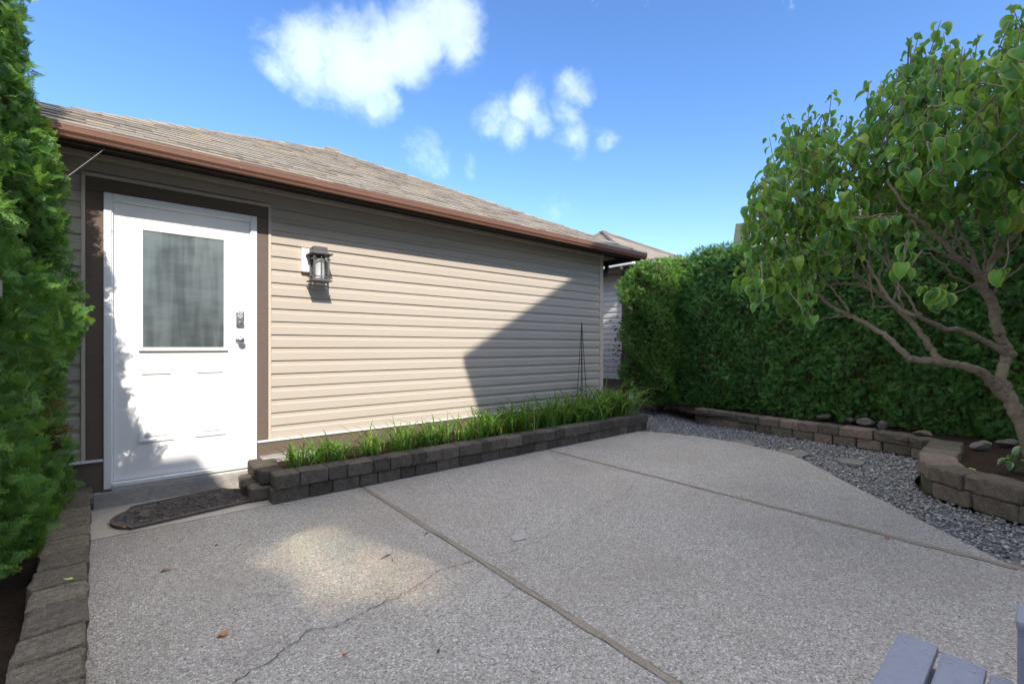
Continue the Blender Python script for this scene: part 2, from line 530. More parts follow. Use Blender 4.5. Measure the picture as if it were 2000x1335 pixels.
def new_obj(name, me, m, parent=None):
    o = bpy.data.objects.new(name, me)
    if m is not None and not me.materials:
        me.materials.append(m)
    col.objects.link(o)
    return hook(o, parent)


def pymesh(name, verts, faces, smooth=False):
    me = bpy.data.meshes.new(name)
    me.from_pydata([tuple(v) for v in verts], [], [tuple(f) for f in faces])
    if smooth:
        me.polygons.foreach_set('use_smooth', [True] * len(me.polygons))
    me.update()
    return me


def npmesh(name, V, F, attrs=None, smooth=False):
    """V (n,3), F (m,k) all faces the same size"""
    V = np.asarray(V, dtype=np.float32)
    F = np.asarray(F, dtype=np.int32)
    k = F.shape[1]
    me = bpy.data.meshes.new(name)
    me.vertices.add(len(V))
    me.vertices.foreach_set('co', V.ravel())
    me.loops.add(F.size)
    me.loops.foreach_set('vertex_index', F.ravel())
    me.polygons.add(len(F))
    me.polygons.foreach_set('loop_start', np.arange(0, F.size, k, dtype=np.int32))
    if smooth:
        me.polygons.foreach_set('use_smooth', np.ones(len(F), dtype=bool))
    me.update(calc_edges=True)
    for nm, a in (attrs or {}).items():
        at_ = me.attributes.new(nm, 'FLOAT', 'POINT')
        at_.data.foreach_set('value', np.asarray(a, dtype=np.float32))
    me.validate()
    return me


class MB:
    def __init__(self):
        self.v = []
        self.f = []

    def add(self, verts, faces):
        b = len(self.v)
        self.v += [tuple(x) for x in verts]
        self.f += [tuple(i + b for i in f) for f in faces]
        return self

    def box(self, x0, x1, y0, y1, z0, z1):
        return self.add([(x0, y0, z0), (x1, y0, z0), (x1, y1, z0), (x0, y1, z0), (x0, y0, z1), (x1, y0, z1), (x1, y1, z1), (x0, y1, z1)],
                        [(3, 2, 1, 0), (4, 5, 6, 7), (0, 1, 5, 4), (1, 2, 6, 5), (2, 3, 7, 6), (3, 0, 4, 7)])

    def bbox(self, x0, x1, y0, y1, z0, z1, b=0.004):
        """box with bevelled edges"""
        bm = bmesh.new()
        bmesh.ops.create_cube(bm, size=1)
        for v in bm.verts:
            v.co = Vector(((x0 + x1) / 2 + v.co.x * (x1 - x0), (y0 + y1) / 2 + v.co.y * (y1 - y0), (z0 + z1) / 2 + v.co.z * (z1 - z0)))
        bmesh.ops.bevel(bm, geom=list(bm.edges), offset=b, segments=2, affect='EDGES', profile=0.6)
        bm.verts.ensure_lookup_table()
        vs_ = [tuple(v.co) for v in bm.verts]
        fs_ = [tuple(v.index for v in f.verts) for f in bm.faces]
        bm.free()
        return self.add(vs_, fs_)

    def extrude_x(self, prof, x0, x1):
        """profile [(y,z)...] closed, swept along x"""
        n = len(prof)
        vs_ = [(x0, y, z) for y, z in prof] + [(x1, y, z) for y, z in prof]
        fs_ = [(i, (i + 1) % n, n + (i + 1) % n, n + i) for i in range(n)]
        fs_ += [tuple(range(n - 1, -1, -1)), tuple(range(n, 2 * n))]
        return self.add(vs_, fs_)

    def extrude_y(self, prof, y0, y1):
        n = len(prof)
        vs_ = [(x, y0, z) for x, z in prof] + [(x, y1, z) for x, z in prof]
        fs_ = [(i, (i + 1) % n, n + (i + 1) % n, n + i) for i in range(n)]
        fs_ += [tuple(range(n - 1, -1, -1)), tuple(range(n, 2 * n))]
        return self.add(vs_, fs_)

    def extrude_z(self, prof, z0, z1):
        n = len(prof)
        vs_ = [(x, y, z0) for x, y in prof] + [(x, y, z1) for x, y in prof]
        fs_ = [(i, (i + 1) % n, n + (i + 1) % n, n + i) for i in range(n)]
        fs_ += [tuple(range(n - 1, -1, -1)), tuple(range(n, 2 * n))]
        return self.add(vs_, fs_)

    def tube(self, pts, radii, seg=8, cap=True):
        pts = [Vector(p) for p in pts]
        if not hasattr(radii, '__len__'):
            radii = [radii] * len(pts)
        b = len(self.v)
        prev = None
        for i, p in enumerate(pts):
            t = (pts[min(i + 1, len(pts) - 1)] - pts[max(i - 1, 0)])
            if t.length < 1e-9:
                t = Vector((0, 0, 1))
            t.normalize()
            if prev is None:
                a = t.orthogonal().normalized()
            else:
                a = (prev - t * prev.dot(t))
                a = a.normalized() if a.length > 1e-6 else t.orthogonal().normalized()
            prev = a
            c = t.cross(a)
            for k in range(seg):
                w = 2 * math.pi * k / seg
                self.v.append(tuple(p + (a * math.cos(w) + c * math.sin(w)) * radii[i]))
        for i in range(len(pts) - 1):
            for k in range(seg):
                k2 = (k + 1) % seg
                self.f.append((b + i * seg + k, b + i * seg + k2, b + (i + 1) * seg + k2, b + (i + 1) * seg + k))
        if cap:
            self.f.append(tuple(b + k for k in range(seg - 1, -1, -1)))
            self.f.append(tuple(b + (len(pts) - 1) * seg + k for k in range(seg)))
        return self

    def lathe_y(self, c, prof, seg=20):
        """prof [(radius, y offset)] about an axis along y through c"""
        b = len(self.v)
        for r, y in prof:
            for k in range(seg):
                w = 2 * math.pi * k / seg
                self.v.append((c[0] + r * math.cos(w), c[1] + y, c[2] + r * math.sin(w)))
        for i in range(len(prof) - 1):
            for k in range(seg):
                k2 = (k + 1) % seg
                self.f.append((b + i * seg + k, b + i * seg + k2, b + (i + 1) * seg + k2, b + (i + 1) * seg + k))
        self.f.append(tuple(b + k for k in range(seg)))
        self.f.append(tuple(b + (len(prof) - 1) * seg + k for k in range(seg - 1, -1, -1)))
        return self

    def obj(self, name, m, parent=None, smooth=False):
        me = pymesh(name, self.v, self.f, smooth)
        bm = bmesh.new()
        bm.from_mesh(me)
        bmesh.ops.recalc_face_normals(bm, faces=bm.faces)
        bm.to_mesh(me)
        bm.free()
        return new_obj(name, me, m, parent)


def catmull(P, n=6):
    P = [Vector(p) for p in P]
    Q = [P[0]] + P + [P[-1]]
    out = []
    for i in range(1, len(Q) - 2):
        p0, p1, p2, p3 = Q[i - 1], Q[i], Q[i + 1], Q[i + 2]
        for k in range(n):
            t = k / n
            out.append(0.5 * ((2 * p1) + (p2 - p0) * t + (2 * p0 - 5 * p1 + 4 * p2 - p3) * t * t + (3 * p1 - p0 - 3 * p2 + p3) * t ** 3))
    out.append(P[-1])
    return out


# ================================================================== GROUND
tag(MB().add([(-400, -400, -0.12), (400, -400, -0.12), (400, 400, -0.12), (-400, 400, -0.12)], [(0, 1, 2, 3)]).obj('ground', M['grass_ground']), kind='structure')

WALL_Y = 4.40
JX1, JX2 = 1.42, 3.53
LW = lambda y: -0.255 + (4.38 - y) * 0.0543         # right face of the left kerb wall
EDGE = [(5.30, 3.62), (5.46, 3.30), (5.54, 2.90), (5.555, 2.52), (5.50, 2.22), (5.42, 1.95), (5.34, 1.78), (5.25, 1.67), (4.40, .925), (3.53, .15)]
patio = empty('patio', (1.5, 2.0, 0), kind='structure')
patio['label'] = 'exposed aggregate concrete patio of three slabs'


def slab(poly, m, name, z1=0.0, z0=-0.10, bev=0.006):
    bm = bmesh.new()
    vs_ = [bm.verts.new((x, y, z1)) for x, y in poly]
    f = bm.faces.new(vs_)
    r = bmesh.ops.extrude_face_region(bm, geom=[f])
    for v in r['geom']:
        if isinstance(v, bmesh.types.BMVert):
            v.co.z = z0
    bmesh.ops.recalc_face_normals(bm, faces=bm.faces)
    top = [e for e in bm.edges if all(abs(v.co.z - z1) < 1e-6 for v in e.verts)]
    bmesh.ops.bevel(bm, geom=top, offset=bev, segments=2, affect='EDGES')
    me = bpy.data.meshes.new(name)
    bm.to_mesh(me)
    bm.free()
    return new_obj(name, me, m, patio)


AP_Y = 3.665
g1 = 0.012
s1 = slab([(LW(-3) - .02, -3.0), (JX1 - g1, -3.0), (JX1 - g1, AP_Y - .005), (LW(AP_Y) - .02, AP_Y - .005)], M['aggregate'], 'slab')
s2 = slab([(JX1 + g1, -3.0), (JX2 - g1, -3.0), (JX2 - g1, 3.9), (JX1 + g1, 3.9)], M['aggregate'], 'slab')
s3 = slab([(JX2 + g1 * 1.3, .155)] + [(JX2 + g1 * 1.3, 3.9), (5.15, 3.9)] + EDGE[:-1], M['aggregate'], 'slab')
apron = slab([(LW(4.4) - .02, AP_Y + .006), (0.86, AP_Y + .006), (0.86, 4.42), (LW(4.4) - .02, 4.42)], M['apron'], 'apron', z1=-.003)
# sand-filled joints, a little below the slabs
MB().box(JX1 - .03, JX1 + .03, -3, 3.9, -.08, -.003).obj('joint', M['joint'], patio)
MB().box(JX2 - .03, JX2 + .05, -3, 3.9, -.08, -.003).obj('joint', M['joint'], patio)
MB().box(-.4, 1.4, AP_Y - .02, AP_Y + .02, -.08, -.008).obj('joint', M['joint'], patio)


def dirt_band(x, y0, y1, w0, w1, z, name):
    """ragged band of dirt washed along a joint"""
    n = 60
    V, F = [], []
    for i in range(n + 1):
        t = i / n
        y = y0 + (y1 - y0) * t
        w = w0 + (w1 - w0) * t
        V += [(x - w * (0.6 + .6 * rng.random()), y, z), (x + w * (0.3 + .4 * rng.random()), y, z)]
    for i in range(n):
        F.append((2 * i, 2 * i + 1, 2 * i + 3, 2 * i + 2))
    return MB().add(V, F).obj(name, M['joint'], patio)


dirt_band(JX1, -2.9, 3.62,   .026, .020, .0035, 'joint_dirt')
dirt_band(JX2 - .004, .13, 3.62, .036, .018, .0037, 'joint_dirt')


def crack(pts, w, name='crack', parent=patio):
    P = []
    for a, b in zip(pts[:-1], pts[1:]):
        a, b = Vector(a), Vector(b)
        n = max(2, int((b - a).length / .011))
        for i in range(n):
            P.append(a + (b - a) * (i / n))
    P.append(Vector(pts[-1]))
    V, F = [], []
    off = 0
    for i, p in enumerate(P):
        t = P[min(i + 1, len(P) - 1)] - P[max(i - 1, 0)]
        nrm = Vector((-t.y, t.x)).normalized()
        off = off * .8 + random.uniform(-.009, .009)
        c = p + nrm * off
        ww = w * (0.4 + random.random() ** 1.5)
        V += [(*(c - nrm * ww), .0042), (*(c + nrm * ww), .0042)]
    for i in range(len(P) - 1):
        F.append((2 * i, 2 * i + 1, 2 * i + 3, 2 * i + 2))
    return MB().add(V, F).obj(name, M['crack'], parent)


crack([(-.05, 1.60), (.10, 1.72), (.256, 1.789), (.38, 1.86), (.524, 1.926), (.63, 1.915), (.728, 1.915), (.82, 1.93), (.926, 1.932), (1.0, 1.945), (1.083, 1.978), (1.22, 2.03), (1.40, 2.007)], .0023)
crack([(1.44, 2.0), (1.62, 1.95), (1.828, 1.97), (2.05, 2.02), (2.288, 2.06), (2.45, 2.10), (2.617, 2.108), (2.9, 2.15), (3.206, 2.259), (3.50, 2.35)], .0012)

# gravel bed and its stones
GRAVEL = EDGE[::-1] + [(5.50, 3.66), (5.50, 4.9), (7.3, 5.6), (7.25, 4.5), (6.75, 3.6), (6.56, 2.9), (6.47, 2.3), (6.43, 1.6), (6.36, 1.1), (6.2, .88), (5.6, .82), (5.2, .80), (4.85, .70), (4.68, .55), (4.55, .33), (4.42, .02), (4.3, -.4), (4.2, -1.2), (3.52, -1.2)]
gb = MB().add([(x, y, -.035) for x, y in GRAVEL], [tuple(range(len(GRAVEL)))]).obj('gravel_bed', M['gravel_bed'])
tag(gb, kind='structure')


def in_poly(P, poly):
    x, y = P[:, 0], P[:, 1]
    ins = np.zeros(len(P), bool)
    n = len(poly)
    for i in range(n):
        x1, y1 = poly[i]
        x2, y2 = poly[(i + 1) % n]
        c = ((y1 > y) != (y2 > y)) & (x < (x2 - x1) * (y - y1) / (y2 - y1 + 1e-12) + x1)
        ins ^= c
    return ins


def ico():
    bm = bmesh.new()
    bmesh.ops.create_icosphere(bm, subdivisions=1, radius=1)
    V = np.array([v.co[:] for v in bm.verts])
    F = np.array([[v.index for v in f.verts] for f in bm.faces])
    bm.free()
    return V, F


ICO_V, ICO_F = ico()


def pebbles(name, poly, count, size, z, m, kind='stuff', zj=.012):
    xs = [p[0] for p in poly]
    ys = [p[1] for p in poly]
    P = np.column_stack([rng.uniform(min(xs), max(xs), count * 3), rng.uniform(min(ys), max(ys), count * 3)])
    P = P[in_poly(P, poly)][:count]
    n = len(P)
    S = rng.uniform(size[0], size[1], (n, 1)) * np.column_stack([rng.uniform(.8, 1.5, n), rng.uniform(.7, 1.1, n), rng.uniform(.45, .8, n)])
    a = rng.uniform(0, 2 * np.pi, n)
    Vb = ICO_V[None] * S[:, None, :] * rng.uniform(.82, 1.15, (n, len(ICO_V), 1))
    tilt = rng.normal(0, .25, n)
    x, y, zz = Vb[..., 0], Vb[..., 1], Vb[..., 2]
    x, zz = x * np.cos(tilt)[:, None] - zz * np.sin(tilt)[:, None], x * np.sin(tilt)[:, None] + zz * np.cos(tilt)[:, None]
    X = x * np.cos(a)[:, None] - y * np.sin(a)[:, None] + P[:, :1]
    Y = x * np.sin(a)[:, None] + y * np.cos(a)[:, None] + P[:, 1:2]
    Z = zz + z + rng.uniform(0, zj, n)[:, None]
    V = np.stack([X, Y, Z], -1).reshape(-1, 3)
    F = (ICO_F[None] + (np.arange(n) * len(ICO_V))[:, None, None]).reshape(-1, 3)
    tint = np.repeat(rng.random(n), len(ICO_V))
    o = new_obj(name, npmesh(name, V, F, {'tint': tint}, smooth=True), m)
    return tag(o, kind=kind)


pg = pebbles('gravel', GRAVEL, 20000, (.006, .0135), -.034, M['pebble'], zj=.022)
tag(pg, 'loose grey and white gravel between the patio and the garden walls', 'gravel')

# soil beds
SOIL_R = [(6.47, 3.5), (6.55, 2.9), (6.5, 1.4), (6.3, 1.0), (6.1, .72), (5.2, .66), (4.85, .5), (4.7, .2), (4.45, -.6), (4.4, -3), (14, -3), (14, 5.0), (7.4, 5.0)]
o = MB().add([(x, y, .14) for x, y in SOIL_R], [tuple(range(len(SOIL_R)))]).obj('garden_soil', M['soil'])
tag(o, kind='structure')
o = MB().add([(x, y, z) for x, y, z in [(7.0, 3.4, -.03), (14, 3.4, .0), (14, 12, .2), (5.42, 12, .2), (5.42, 4.95, -.03), (7.1, 5.0, -.03)]], [(0, 1, 2, 3, 4, 5)]).obj('side_soil', M['soil'])
tag(o, kind='structure')
o = MB().add([(-3, -3, .02), (LW(-3) - .16, -3, .02), (LW(4.4) - .16, 4.42, .02), (-3, 4.42, .02)], [(0, 1, 2, 3)]).obj('hedge_soil', M['soil'])
tag(o, kind='structure')

# ================================================================== BLOCK WALLS


def block_mesh(lx, ly, lz, rough=.006, bev=.010, nx=3):
    """split-faced concrete block centred on origin, base at z=0"""
    bm = bmesh.new()
    bmesh.ops.create_cube(bm, size=1)
    for v in bm.verts:
        v.co = Vector((v.co.x * lx, v.co.y * ly, (v.co.z + .5) * lz))
    bmesh.ops.bevel(bm, geom=list(bm.edges), offset=bev, segments=1, affect='EDGES')
    long_e = [e for e in bm.edges if abs(e.verts[0].co.x - e.verts[1].co.x) > lx * .6]
    bmesh.ops.subdivide_edges(bm, edges=long_e, cuts=nx, use_grid_fill=True)
    for v in bm.verts:
        v.co += Vector((random.uniform(-rough, rough) * .5, random.uniform(-rough, rough) * 1.3, random.uniform(-rough, rough) * .6))
    me = bpy.data.meshes.new('block')
    bm.to_mesh(me)
    bm.free()
    return me


def put_block(parent, x, y, z, lx, ly, lz, rz, m, rough=.0045, bev=.006):
    me = block_mesh(lx, ly, lz, rough, bev, max(2, int(lx / .08)))
    o = new_obj('block', me, m, parent)
    o.location = (x, y, z)
    o.rotation_euler = (random.uniform(-.012, .012), random.uniform(-.01, .01), rz + random.uniform(-.012, .012))
    return o


# --- planter along the garage
PF = 3.64
planter = empty('planter_wall', (3.1, PF, 0), 'low dark two-course block planter wall along the garage', 'garden wall')
low = [0.75, 1.008, 1.185, 1.40, 1.556, 1.761, 1.905, 2.113, 2.358, 2.623, 2.85, 3.10, 3.346, 3.55, 3.714, 3.90, 4.06, 4.26, 4.459, 4.65, 4.851, 5.02, 5.181, 5.33, 5.46]
upp = [0.77, 0.939, 1.147, 1.298, 1.509, 1.662, 1.863, 2.002, 2.18, 2.358, 2.636, 2.73, 2.938, 3.15, 3.346, 3.46, 3.65, 3.802, 4.06, 4.24, 4.417, 4.66, 4.897, 5.09, 5.279, 5.46]
for a, b in zip(low[:-1], low[1:]):
    put_block(planter, (a + b) / 2, PF + .085, 0.0, b - a - .005, .16, .103, 0, M['block'])
for a, b in zip(upp[:-1], upp[1:]):
    put_block(planter, (a + b) / 2, PF + .077 + random.uniform(-.004, .004), .104, b - a - .004, .17, .104, 0, M['block'])
# returns at both ends
for (x, y, z, lx, ly) in [(.715, 3.86, 0, .15, .13), (.70, 4.02, 0, .16, .17), (.715, 4.20, 0, .16, .17), (.79, 3.88, .104, .16, .13), (.78, 4.04, .104, .16, .16), (.80, 4.22, .104, .2, .18)]:
    put_block(planter, x, y, z, ly, lx, .103, R(90), M['block'], .006, .012)
for (y, z) in [(3.90, 0), (4.08, 0), (4.26, 0), (3.88, .104), (4.06, .104), (4.24, .104)]:
    put_block(planter, 5.385, y, z, .172, .15, .103, R(90), M['block'])
o = MB().bbox(.80, 1.22, 4.24, 4.385, .02, .215, .01).obj('concrete_ledge', M['concrete'], planter)
o = MB().add([(.8, 3.78, .165), (5.36, 3.78, .165), (5.36, 4.41, .175), (.8, 4.41, .175)], [(0, 1, 2, 3)]).obj('planter_soil', M['soil'])
tag(o, kind='structure')

# --- kerb wall on the left
kerb = empty('kerb_wall', (-.3, 3.0, 0), 'rough weathered block wall edging the left of the patio', 'garden wall')
ang = math.atan(.0543)
y = 4.36
k = 0
while y > -.6:
    w = random.choice([.165, .185, .20, .215])
    yc = y - w / 2
    xr = LW(yc)
    cap_d = .175 + random.uniform(-.012, .012)
    put_block(kerb, xr - cap_d / 2 - .004 + random.uniform(-.006, .006), yc, .083, w - .006, cap_d, .082, R(90) + ang, M['block_cap'], .005, .008)
    y -= w
y = 4.36
while y > -.6:
    w = random.choice([.22, .26, .30])
    yc = y - w / 2
    put_block(kerb, LW(yc) - .085, yc, 0, w - .006, .15, .083, R(90) + ang, M['block'], .005, .008)
    y -= w

# --- curving garden wall on the right
gw = empty('garden_wall', (6.4, 2.0, 0), 'low brown block garden wall curving round the gravel below the hedge', 'garden wall')
path = catmull([(6.68, 3.62, 0), (6.56, 3.0, 0), (6.48, 2.4, 0), (6.45, 1.8, 0), (6.42, 1.37, 0), (6.36, 1.08, 0), (6.22, .90, 0)], 12)
path2 = catmull([(6.22, .82, 0), (5.7, .80, 0), (5.25, .77, 0), (4.92, .69, 0), (4.74, .57, 0), (4.62, .37, 0), (4.48, .12, 0), (4.36, -.25, 0), (4.25, -.7, 0)], 12)


def along(pth):
    L = [0]
    for a, b in zip(pth[:-1], pth[1:]):
        L.append(L[-1] + (b - a).length)

    def at_s(s):
        for i in range(len(L) - 1):
            if L[i + 1] >= s:
                t = (s - L[i]) / max(1e-9, L[i + 1] - L[i])
                d = (pth[i + 1] - pth[i]).normalized()
                return pth[i] + (pth[i + 1] - pth[i]) * t, d
        return pth[-1], (pth[-1] - pth[-2]).normalized()
    return L[-1], at_s


def lay(pth, z, hgt, depth, lens, m, inset, start=0.0, rough=.007):
    tot, at_s = along(pth)
    s = start
    while s < tot - .06:
        l = random.choice(lens)
        l = min(l, tot - s)
        p, d = at_s(s + l / 2)
        nrm = Vector((-d.y, d.x, 0))      # left of travel = behind the face
        q = p + nrm * (depth / 2 + inset)
        put_block(gw, q.x, q.y, z, l - .006, depth, hgt, math.atan2(d.y, d.x), m, rough, .014)
        s += l


lay(path, -.03, .115, .17, [.20, .24, .27], M['block_brown'], .012)
lay(path, .086, .112, .20, [.22, .27, .33], M['block_brown'], .0, .0)
lay(path2, -.03, .125, .20, [.22, .27, .30], M['block_brown'], .010)
lay(path2, .096, .120, .24, [.26, .30, .34], M['block_brown'], .0, 0.0, .009)


def rock(name, p, s, label, seed, rz=0.0, m='rock'):
    bm = bmesh.new()
    bmesh.ops.create_icosphere(bm, subdivisions=2, radius=1)
    r_ = random.Random(seed)
    ax = [(Vector((r_.uniform(-1, 1), r_.uniform(-1, 1), r_.uniform(-.5, 1))).normalized(), r_.uniform(.38, .75)) for _ in range(11)]
    for v in bm.verts:
        for a, d in ax:                                  # knock flats off a ball
            e = v.co.dot(a) - d
            if e > 0:
                v.co -= a * e * .97
        v.co += Vector((r_.uniform(-.03, .03), r_.uniform(-.03, .03), r_.uniform(-.03, .03)))
        v.co = Vector((v.co.x * s[0], v.co.y * s[1], v.co.z * s[2]))
    me = bpy.data.meshes.new(name)
    bm.to_mesh(me)
    bm.free()
    o = new_obj(name, me, M[m])
    o.location = p
    o.rotation_euler = (0, 0, rz)
    return tag(o, label, 'rock', 'rocks along the foot of the hedge')


def onz(px, py, z):
    d = ray(px, py)
    t = (z - CAMH) / d.z
    return Vector((d.x * t, d.y * t, z))


for i, (px, py, z, s, lab) in enumerate([
        (1290, 795, .03, (.11, .075, .06), 'flat grey rock lying by itself at the foot of the hedge end'),
        (1345, 804, .02, (.10, .08, .08), 'rounded grey rock just left of the garden wall end'),
        (1500, 797, .20, (.16, .07, .035), 'long dark flat rock under the hedge on the garden wall'),
        (1612, 812, .22, (.115, .06, .045), 'pale flat rock on the garden wall left of the cedar stems'),
        (1660, 818, .21, (.09, .06, .05), 'small low rock between the pale and the tan rocks'),
        (1690, 822, .23, (.105, .07, .06), 'squarish tan rock on the garden wall below the cedar stems'),
        (1726, 828, .22, (.09, .05, .075), 'pointed pale grey rock on the garden wall'),
        (1745, 826, .20, (.06, .05, .06), 'little brown rock right of the pointed rock'),
        (1800, 845, .22, (.12, .06, .04), 'flat rock at the inner corner of the garden wall'),
        (1915, 868, .20, (.10, .07, .06), 'whitish rock on the dark soil behind the curved wall'),
        (1975, 862, .20, (.16, .08, .05), 'long grey rock beside the shrub trunk')]):
    rock('rock', onz(px, py, z), s, lab, 100 + i, -.9 + .3 * math.sin(i * 2.1))

for i, (px, py, s, lab) in enumerate([
        (1447, 864, (.24, .16), 'brown stepping stone sunk in gravel by the patio edge, furthest'),
        (1548, 883, (.27, .17), 'brown stepping stone sunk in gravel with a lime leaf on it'),
        (1662, 900, (.20, .12), 'small brown stepping stone sunk in gravel nearest the curved wall')]):
    c = onz(px, py, 0)
    n = 11
    pr = [(c.x + (s[0] * math.cos(2 * math.pi * k / n)) * random.uniform(.75, 1.1) * .5 * 1.6, c.y + s[1] * math.sin(2 * math.pi * k / n) * random.uniform(.8, 1.1) * 1.0) for k in range(n)]
    o = MB().extrude_z(pr, -.05, -.002 + i * .001).obj('stepping_stone', M['flag'])
    tag(o, lab, 'stepping stone', 'stepping stones in the gravel')

# ================================================================== GARAGE
SIDE = 0.1143
Z0 = 0.345


def plank_mesh():
    """one clapboard course, 1 m long, top at z=SIDE, bottom at 0, butt proud towards -y"""
    prof = [(.004, SIDE + .012), (-.0015, SIDE + .012), (-.0045, SIDE * .70), (-.0135, SIDE * .60), (-.0155, .003), (-.0145, 0), (-.001, .0005), (.004, .004)]
    mb = MB().extrude_x(prof, 0, 1)
    me = pymesh('siding_plank', mb.v, mb.f)
    bm = bmesh.new()
    bm.from_mesh(me)
    bmesh.ops.recalc_face_normals(bm, faces=bm.faces)
    bm.to_mesh(me)
    bm.free()
    return me


PLANK = plank_mesh()
PLANK.materials.append(M['siding'])
PLANK_P = PLANK.copy()
PLANK_P.materials.clear()
PLANK_P.materials.append(M['siding_pale'])


def planks(parent, x0, x1, y, z0, n, me=PLANK):
    for i in range(n):
        o = new_obj('siding_plank', me, None, parent)
        o.location = (x0, y - random.uniform(0, .0012), z0 + i * SIDE + random.uniform(-.0012, .0012))
        o.rotation_euler = (random.uniform(-.012, .012), 0, random.uniform(-.0003, .0003))
        o.scale = (x1 - x0, 1, 1)


GX0, GX1, GY1 = -.62, 5.40, 10.4
garage = empty('garage', (2.4, 7.4, 0), 'tan sided garage with white side door and brown hip roof', 'garage')
wall = MB().box(GX0 + .01, GX1 - .01, WALL_Y + .006, GY1, -.1, 2.53).obj('wall', M['siding'], garage)
planks(wall, .892, GX1 - .06, WALL_Y, Z0, 19)
planks(wall, GX0, -.308, WALL_Y, Z0, 19)
planks(wall, -.3085, .8925, WALL_Y + .0012, Z0 + 18 * SIDE, 1)
# tan corner post, channels, soffit
MB().bbox(GX1 - .062, GX1 + .012, WALL_Y - .024, WALL_Y + .07, Z0 - .01, 2.52, .003).obj('corner_post', M['channel'], garage)
MB().bbox(.872, .894, WALL_Y - .026, WALL_Y + .005, Z0 - .004, 2.388, .002).obj('channel', M['channel'], garage)
MB().bbox(-.310, -.288, WALL_Y - .026, WALL_Y + .005, Z0 - .004, 2.388, .002).obj('channel', M['channel'], garage)
MB().bbox(-.2875, .8715, WALL_Y - .026, WALL_Y + .005, 2.362, 2.387, .002).obj('channel', M['channel'], garage)
# brown boards round the door and along the base
MB().bbox(-.286, -.193, WALL_Y - .020, WALL_Y + .004, .352, 2.262, .003).obj('door_trim', M['brown_board'], garage)
MB().bbox(.784, .871, WALL_Y - .020, WALL_Y + .004, .352, 2.262, .003).obj('door_trim', M['brown_board'], garage)
MB().bbox(-.286, .871, WALL_Y - .0205, WALL_Y + .004, 2.2635, 2.360, .003).obj('door_trim', M['brown_board'], garage)
MB().bbox(.79, GX1 + .010, WALL_Y - .022, WALL_Y + .004, .10, .326, .003).obj('base_trim', M['brown_board'], garage)
MB().bbox(GX0, -.197, WALL_Y - .022, WALL_Y + .004, .04, .326, .003).obj('base_trim', M['brown_board'], garage)
MB().bbox(.789, GX1 + .020, WALL_Y - .036, WALL_Y + .002, .3275, .3445, .002).obj('flashing', M['white_flash'], garage)
MB().bbox(GX0, -.196, WALL_Y - .036, WALL_Y + .002, .3275, .3445, .002).obj('flashing', M['white_flash'], garage)
MB().bbox(GX0, GX1 - .005, WALL_Y - .012, WALL_Y + .3, -.12, .099, .006).obj('foundation', M['concrete'], garage)
MB().bbox(-.25, .83, WALL_Y - .055, WALL_Y - .0125, -.10, .108, .012).obj('door_step', M['concrete'], garage)

# door: jamb, slab, lite, panels, lock, knob
door = empty('door', (.29, WALL_Y, .15))
door.parent = garage
door.matrix_parent_inverse = Matrix.Translation(-garage.location)
fr = MB()
DF = WALL_Y - .034
for x0, x1 in ((-.192, -.148), (.740, .783)):
    fr.bbox(x0, x1, DF, WALL_Y + .05, .122, 2.2625, .004)
fr.bbox(-.148, .740, DF, WALL_Y + .05, 2.2165, 2.2620, .004)
for x0, x1 in ((-.160, -.140), (.732, .752)):       # inner step of the brick mould
    fr.bbox(x0, x1, DF + .012, WALL_Y + .05, .132, 2.226, .003)
fr.bbox(-.140, .732, DF + .012, WALL_Y + .05, 2.206, 2.2262, .003)


def sub(o, parent):
    """child of the door empty, coordinates are the world's"""
    o.parent = parent
    o.matrix_parent_inverse = Matrix.Translation(-Vector(parent.location))
    return o


sub(fr.obj('door_frame', M['white_paint']), door)
DS = WALL_Y - .006                                  # face of the slab
slab_o = sub(MB().bbox(-.139, .731, DS, DS + .04, .168, 2.205, .003).obj('door_slab', M['white_paint']), door)
lite = MB()
LX0, LX1, LZ0, LZ1 = .000, .570, 1.118, 2.052
for (x0, x1, z0, z1) in ((LX0, LX0 + .028, LZ0, LZ1), (LX1 - .028, LX1, LZ0, LZ1), (LX0 + .028, LX1 - .028, LZ0, LZ0 + .028), (LX0 + .028, LX1 - .028, LZ1 - .028, LZ1)):
    lite.bbox(x0, x1, DS - .024, DS + .002, z0, z1, .006)
sub(lite.obj('window_frame', M['white_paint']), door)
gx0, gx1, gz0, gz1 = LX0 + .024, LX1 - .024, LZ0 + .024, LZ1 - .024
sub(MB().box(gx0, gx1, DS - .0045, DS + .001, gz0, gz1).obj('window_pane', M['door_glass']), door)
for (x0, x1) in ((.0, .215), (.345, .56)):
    pm = MB()
    z0, z1 = .43, .965
    for (a, b, c, d) in ((x0, x0 + .022, z0, z1), (x1 - .022, x1, z0, z1), (x0 + .022, x1 - .022, z0, z0 + .022), (x0 + .022, x1 - .022, z1 - .022, z1)):
        pm.bbox(a, b, DS - .012, DS + .002, c, d, .0045)
    pm.bbox(x0 + .040, x1 - .040, DS - .009, DS + .002, z0 + .040, z1 - .040, .0045)
    sub(pm.obj('raised_panel', M['white_paint']), door)
th = MB().bbox(-.147, .739, WALL_Y - .062, WALL_Y + .02, .136, .164, .004)
th.bbox(-.147, .739, WALL_Y - .044, WALL_Y + .02, .109, .1355, .002)
sub(th.obj('threshold', M['white_flash']), door)
lk = MB().bbox(.630, .690, DS - .020, DS + .002, 1.318, 1.45, .008)
lock = sub(lk.obj('keypad_lock', M['steel'], smooth=False), door)
kp = MB().bbox(.637, .683, DS - .0235, DS - .018, 1.384, 1.446, .004)
sub(kp.obj('keypad_face', M['steel_dark']), door)
bt = MB()
